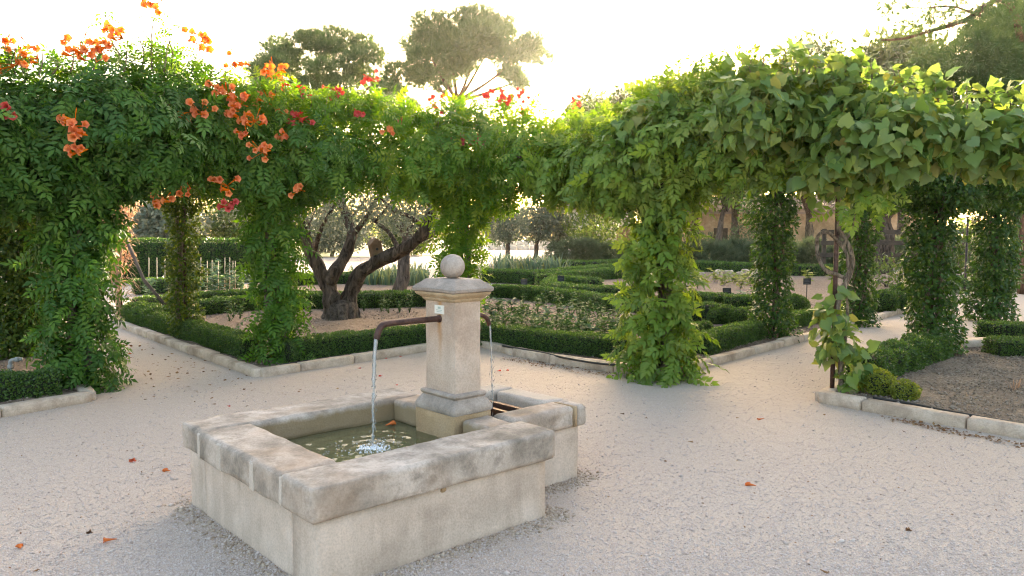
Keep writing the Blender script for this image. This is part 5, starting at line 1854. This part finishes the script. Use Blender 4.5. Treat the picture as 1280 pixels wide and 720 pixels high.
# background olives beyond the iris bed
for i, (px, py, Y, x0, x1, y0, y1, lb) in enumerate(((632, 322, 42, 600, 660, 256, 308, 'small grey olive tree beside the trumpet vine behind the ball'), (668, 320, 45, 640, 700, 250, 306, 'middle grey olive tree of the group behind the irises'), (694, 318, 47, 668, 722, 252, 310, 'grey olive tree nearest the pale house'))):
    b = at(px, 291 + 1.6 * F / Y)
    round_tree('olive_tree', lb, b, 1.3, .16, cloud(x0, x1, y0, y1, Y, 16, .75, 40 + i, 1.2), 'olive', T_OLIVE, .24, 70, nl=5, lean=.2)
b = at(497, 291 + 1.6 * F / 19.5)
root = round_tree('olive_tree', 'leaning olive trunk standing behind the forked olive', b, 1.5, .2, cloud(440, 590, 215, 292, 20, 26, .6, 51, 1.0), 'olive', T_OLIVE, .12, 90, lean=.3)
for i, (x0, x1, y0, y1, Y, lb) in enumerate(((165, 260, 255, 306, 34, 'grey green tree behind the tall dark hedge'), (255, 345, 250, 308, 38, 'brownish tree behind the tall hedge near the orange flowers'), (60, 175, 250, 312, 36, 'grey tree seen past the dead brown vine'), (-60, 70, 240, 315, 36, 'grey tree behind the dark climber'), (360, 470, 262, 312, 52, 'low green tree beyond the white path'), (460, 560, 258, 312, 55, 'low grey tree beyond the white path'))):
    b = at((x0 + x1) / 2, 291 + 1.6 * F / Y)
    round_tree('far_tree', lb, b, 1.2, .15, cloud(x0, x1, y0, y1 + 6, Y, 22, .95, 60 + i, 1.5), 'olive' if i % 2 == 0 else 'oak', T_LEAF, .28, 42, nl=4)

# umbrella pines
def pine(label, px, Y, items, tr, forks, seed, size=.6, dens=34):
    b = at(px, 291 + 1.6 * F / Y)
    root = empty('pine_tree', b, label=label, cat='tree')
    f0 = forks[0]
    limb(root, [b, b.lerp(f0, .5) + Vector((.3, 0, 0)), f0], tr, tr * .7, 'pinebark', 'trunk', 10, .2)
    for f in forks[1:]:
        limb(root, [f0 - Vector((0, 0, .5)), f0.lerp(f, .5) + Vector((0, 0, -.4)), f], tr * .45, tr * .12, 'pinebark', 'limb', 8, .3)
    rr = random.Random(seed)
    C, R = [], []
    for (x, y, r) in items:
        for k in range(3):
            C.append(atd(x + rr.uniform(-1, 1) * r * 10, y + rr.uniform(-.6, .6) * r * 9, Y + rr.uniform(-3.2, 3.2)))
            q = r * rr.uniform(.5, .88)
            R.append((q, q, q * .55))
    canopy(root, C, R, T_TUFT, 'pine', size, dens, .35, hang=-.7, jit=.5, out=.6, up_=.2)
    return root


YP = 62
pine('broad dark umbrella pine rising behind the orange flowers', 405, YP,
     [(335, 90, 1.7), (325, 105, 1.4), (352, 66, 1.7), (375, 55, 1.8), (400, 48, 1.8), (425, 55, 1.7), (450, 60, 1.6), (472, 70, 1.5), (488, 88, 1.3), (360, 90, 1.8), (395, 80, 1.9), (430, 85, 1.9), (460, 100, 1.7), (375, 112, 1.8), (415, 112, 1.9), (450, 125, 1.7), (345, 120, 1.6), (480, 115, 1.4), (490, 105, 1.2), (395, 130, 1.6), (330, 128, 1.4), (465, 140, 1.6), (490, 140, 1.5), (510, 130, 1.4), (520, 150, 1.5)], .5,
     [atd(405, 160, YP), atd(360, 100, YP), atd(395, 80, YP + 1), atd(430, 90, YP - 1), atd(465, 105, YP), atd(340, 120, YP + 1)], 3)
pine('tall sunlit umbrella pine with bare forked trunk behind the red flowers', 578, YP,
     [(540, 58, 1.9), (555, 40, 2.0), (580, 30, 2.1), (605, 32, 2.0), (630, 46, 1.9), (652, 58, 1.7), (665, 66, 1.3), (615, 50, 1.8), (560, 75, 1.8), (590, 48, 2.0), (528, 72, 1.3), (545, 85, 1.5), (570, 60, 1.8), (600, 55, 1.7), (625, 70, 1.5), (655, 72, 1.3), (640, 92, 1.3), (530, 100, 1.3), (560, 95, 1.4), (650, 102, 1.1), (585, 80, 1.3), (520, 90, 1.1), (545, 112, 1.2)], .42,
     [atd(572, 118, YP), atd(540, 75, YP), atd(562, 60, YP + 1), atd(590, 80, YP - 1), atd(605, 72, YP), atd(640, 80, YP), atd(650, 100, YP + .5), atd(625, 108, YP), atd(548, 110, YP)], 4, .66, 34)

# oaks toward the sun
for i, (x0, x1, y0, y1, Y, n, r, lb) in enumerate(((690, 790, 120, 235, 55, 34, 1.5, 'hazy oak rising over the gap in the vines'), (740, 870, 98, 240, 50, 44, 1.5, 'tall hazy oak beside the low sun'), (850, 985, 104, 245, 46, 52, 1.5, 'dense oak directly below the low sun'),
                                                    (935, 1085, 38, 240, 46, 54, 1.4, 'thin crowned oak behind the grape leaves'), (1050, 1200, 42, 250, 40, 64, 1.4, 'dense oak behind the grape vine'))):
    b = at((x0 + x1) / 2, 291 + 1.6 * F / Y)
    round_tree('oak_tree', lb, b, 3.0, .3, cloud(x0, x1, y0, y1, Y, n, r, 80 + i, 3.5), 'oak', T_LEAF, .42, 44 if i < 3 else 30, nl=8)
ob = at(868, 291 + 1.6 * F / 47)  # crown added to block sun coming through gaps in the oaks
round_tree('oak_tree', 'extra oak crown added to close the gap under the low sun', ob, 3.2, .3, blobset([(842, 124, 47, 1.0), (858, 116, 47.5, 1.0), (874, 120, 46.5, 1.0), (890, 122, 47, 1.0), (850, 138, 46.5, 1.2), (872, 138, 47.5, 1.2), (892, 142, 47, 1.2), (832, 140, 47, 1.1), (860, 156, 47, 1.4), (888, 162, 47, 1.4), (836, 160, 47, 1.3), (908, 134, 47, 1.0), (912, 156, 47, 1.2)]), 'oak', T_LEAF, .4, 75, nl=8)
# big pine at the right with an overhanging branch
YR = 19
b = Vector((13.6, YR + 1, 0))
rp = empty('pine_tree', b, label='dark pine at the end of the grape vine with a branch reaching over', cat='tree')
limb(rp, [b, b + Vector((-.2, 0, 3)), b + Vector((-.5, 0, 6.5))], .32, .18, 'pinebark', 'trunk', 12, .2)
C, R = [], []
rr = random.Random(5)
for (x, y, r) in ((1240, 60, .8), (1270, 40, .9), (1215, 80, .7), (1260, 90, .9), (1190, 100, .7), (1230, 110, .8), (1275, 120, .9), (1165, 115, .6), (1200, 130, .7), (1250, 140, .8), (1150, 130, .5), (1290, 70, 1.0), (1300, 20, 1.0), (1140, 105, .5), (1300, 140, 1.0), (1275, 10, .7), (1180, 80, .5), (1220, 50, .55)):
    for k in range(3):
        C.append(atd(x + rr.uniform(-18, 18), y + rr.uniform(-14, 14), YR + rr.uniform(-1.5, 1.5)))
        q = r * rr.uniform(.55, .85)
        R.append((q, q, q * .75))
canopy(rp, C, R, T_TUFT, 'pine', .26, 120, .35, hang=.1, jit=.7)
C, R = [], []
for (x, y, r) in ((1110, 12, .22), (1125, 5, .25), (1140, 18, .25), (1155, 8, .25), (1175, 15, .28), (1190, 2, .3), (1200, 28, .28), (1215, 10, .3), (1235, 22, .3), (1250, 5, .35), (1130, 30, .18), (1160, 36, .2), (1180, 44, .2), (1260, 30, .35), (1105, 2, .2)):
    for k in range(2):
        C.append(atd(x + rr.uniform(-9, 9), y + rr.uniform(-7, 7), 15 + rr.uniform(-.6, .6)))
        R.append((r, r, r * .6))
canopy(rp, C, R, T_TUFT, 'pine', .17, 110, .3, hang=.5, jit=.6, name='overhanging_needles')
limb(rp, [b + Vector((-.4, 0, 5.4)), atd(1262, 4, 16.5), atd(1205, 26, 15), atd(1165, 38, 15), atd(1130, 48, 15), atd(1102, 50, 15)], .09, .012, 'pinebark', 'limb', 8, .2)
limb(rp, [atd(1225, 20, 15.2), atd(1190, 8, 15), atd(1150, 10, 15), atd(1115, 6, 15)], .03, .008, 'pinebark', 'limb', 6, .2)
for x, y in ((1220, 90), (1180, 115), (1265, 100), (1240, 135), (1290, 60)):
    limb(rp, [b + Vector((-.4, 0, 4.2)), (b + Vector((-.4, 0, 4.2))).lerp(atd(x, y, YR), .6) + Vector((0, 0, -.2)), atd(x, y, YR)], .07, .015, 'pinebark', 'limb', 7, .2)
# leaning tree before the farm wall, stout trunks on the right
b = at(892, 291 + 1.6 * F / 40)
round_tree('leaning_tree', 'thin leaning dark trunk in front of the tiled farm building', b, 3.2, .19, blobset([(905, 235, 40, 1.1), (920, 225, 40, 1.1), (890, 228, 40, 1.0), (935, 232, 40, .9)]), 'oak', T_LEAF, .28, 50, lean=.6)
b = at(1104, 291 + 1.6 * F / 30)
round_tree('stout_tree', 'stout dark trunk between the right path columns', b, 2.6, .4, blobset([(1085, 225, 30, 1.2), (1110, 220, 30, 1.3), (1135, 228, 30, 1.1), (1160, 225, 30, 1.1)]), 'oak', T_LEAF, .24, 60)
b = at(1272, 291 + 1.6 * F / 28)
round_tree('stout_tree', 'dark tree standing by the wooden fence at the path end', b, 2.4, .25, blobset([(1250, 225, 28, 1.1), (1280, 215, 28, 1.3), (1310, 220, 28, 1.2), (1300, 240, 28, 1)]), 'oak', T_LEAF, .22, 60)

# far wood closing the view
C, R = [], []
rr = random.Random(77)
for k in range(190):
    Yf = rr.uniform(84, 104)
    z = abs(rr.gauss(0, 2.0))
    C.append(Vector((rr.uniform(-85, 95), Yf, .6 + z)))
    R.append((rr.uniform(1.6, 3),) * 2 + (rr.uniform(1.2, 2.2),))
P, D = sample_blobs(np.array([tuple(c) for c in C]), np.array(R), 15000, inner=.3)
P, D = P[P[:, 2] > .05], D[P[:, 2] > .05]
V, Fc = inst(T_LEAF, P, leaf_frames(D, .75 * rng.uniform(.6, 1.3, len(P)), len(P), hang=0, jit=.9, nj=.6))
put('far_wood', V, Fc, 'oak', None, rnd_for(T_LEAF, len(P)), kind='stuff', label='far belt of dull green woodland closing the view', cat='wood')

# ================================================================== BUILDINGS
def farm(label, x0, x1, Y, eave, ridge, depth, wall, name='farm_building'):
    root = empty(name, ((x0 + x1) / 2, Y, 0), label=label, cat='building')
    hw = (x1 - x0) / 2
    MB().box((-hw, 0, -.1), (hw, depth, eave)).put('wall', wall, root)
    m = MB()
    rv = []
    n = int(2 * hw / .26)
    dz = ridge - eave
    V, Fc, Rn = [], [], []
    dl = math.hypot(depth / 2 + .4, dz)
    rows = max(4, int(dl / .42))
    for i in range(n):
        xc = -hw - .2 + (2 * hw + .4) * (i + .5) / n
        for j in range(rows):
            t0, t1 = j / rows, (j + 1.12) / rows
            b_ = len(V)
            jit = random.uniform(-.012, .012)
            for t, sc, lift in ((t0, 1.0, .03), (t1, .86, .0)):
                y, z = -.4 + (depth / 2 + .4) * t, eave + .05 + dz * t - .0
                for k in range(5):
                    a = math.pi * k / 4
                    V.append((xc + math.cos(a) * .115 * sc + jit, y, z + lift + math.sin(a) * .09 * sc))
            Rn += [random.random()] * 10
            for k in range(4):
                Fc.append((b_ + k, b_ + 5 + k, b_ + 6 + k, b_ + 1 + k))
    rf = MB().add([(-hw - .3, -.4, eave), (hw + .3, -.4, eave), (hw + .3, depth / 2, ridge), (-hw - .3, depth / 2, ridge), (hw + .3, depth + .4, eave), (-hw - .3, depth + .4, eave)],
                  [(0, 1, 2, 3), (3, 2, 4, 5), (0, 5, 4, 1)]).put('roof', 'tile', root)
    put('roof_tiles', np.array(V), np.array(Fc), 'tile', rf, Rn, kind='stuff')
    MB().box((-hw - .25, -.34, eave - .12), (hw + .25, -.002, eave - .004)).put('eaves_course', 'tile', root)
    return root, hw


fb, hw = farm('low ochre stone farm building with clay tiled roof', 11.2, 27, 50, 2.95, 4.1, 7, 'wall')
MB().box((-6.0, -.02, .9), (-5.1, .05, 1.9)).put('window', 'darkwood', fb)
MB().box((2.0, -.02, -.05), (3.1, .05, 2.1)).put('door', 'darkwood', fb)
fh, hw2 = farm('pale plastered house with brown door behind the rounded shrub', 4.2, 8.6, 56, 3.4, 4.6, 6, 'pale_wall', 'pale_house')
MB().box((1.2, -.03, -.05), (2.2, .05, 2.1)).put('door', 'wood', fh)
MB().box((-1.2, -.03, 1.0), (-.3, .05, 2.1)).put('window', 'darkwood', fh)
MB().box((-1.3, -.05, .9), (-.2, -.001, .98)).put('sill', 'kerb', fh)
# dry stone garden wall far behind the olives
w0, w1 = at(610, 312), at(725, 312)
gwl = empty('garden_wall', (0, w0.y, 0), label='low pale stone wall behind the grey olive trees', cat='wall')
rr = random.Random(3)
x = w0.x
while x < w1.x:
    L = rr.uniform(.5, .9)
    for j in range(2):
        hgt = .42
        bs = rounded_box((x, -.2, j * hgt), (x + L - .03, .2, (j + 1) * hgt - .02), .04, .3, .01, 3, int(x * 7) + j)
        bm_put('stone', bs, 'pale_wall', gwl)
    x += L
# wooden fence at the right path end
fn = empty('wooden_fence', (13.5, 28.5, 0), label='dark wooden rail fence at the end of the right path', cat='fence')
for k in range(5):
    MB().box((-2 + k * 1.6, -.06, 0), (-1.88 + k * 1.6, .06, 1.75)).put('post', 'darkwood', fn)
for z in (.7, 1.15, 1.55):
    MB().box((-2.1, -.10, z), (5, -.061, z + .16)).put('rail', 'darkwood', fn)
# lit globe lamp
L0 = atd(1210, 267, 20)
lm = empty('garden_lamp', (L0.x, L0.y, 0), label='lit round globe lamp on a dark post under the pergola', cat='lamp')
MB().tube([(0, 0, 0), (0, 0, .12), (0, 0, L0.z - .1)], [.05, .03, .025], 10).put('post', 'dark_iron', lm, True)
MB().tube([(0, 0, L0.z - .11), (0, 0, L0.z - .085)], [.045, .055], 12).put('collar', 'dark_iron', lm, True)
bm = bmesh.new()
bmesh.ops.create_uvsphere(bm, u_segments=20, v_segments=12, radius=.088)
for v in bm.verts:
    v.co.z += L0.z
bm_put('globe', bm, 'globe', lm)

# ================================================================== HAZE (evening air, glowing toward the sun)
hm_, hnt, hout = new_mat('haze')
pv = N(hnt, 'ShaderNodeVolumePrincipled', Density=HAZE, Anisotropy=0.88)
pv.inputs['Color'].default_value = (1.0, 0.985, 0.96, 1)
hnt.links.new(pv.outputs[0], hout.inputs['Volume'])
M['haze'] = hm_
MB().box((-250, -70, -1), (250, 330, 27)).put('haze', 'haze', None, kind='stuff', label='thin golden evening haze filling the garden', cat='haze')
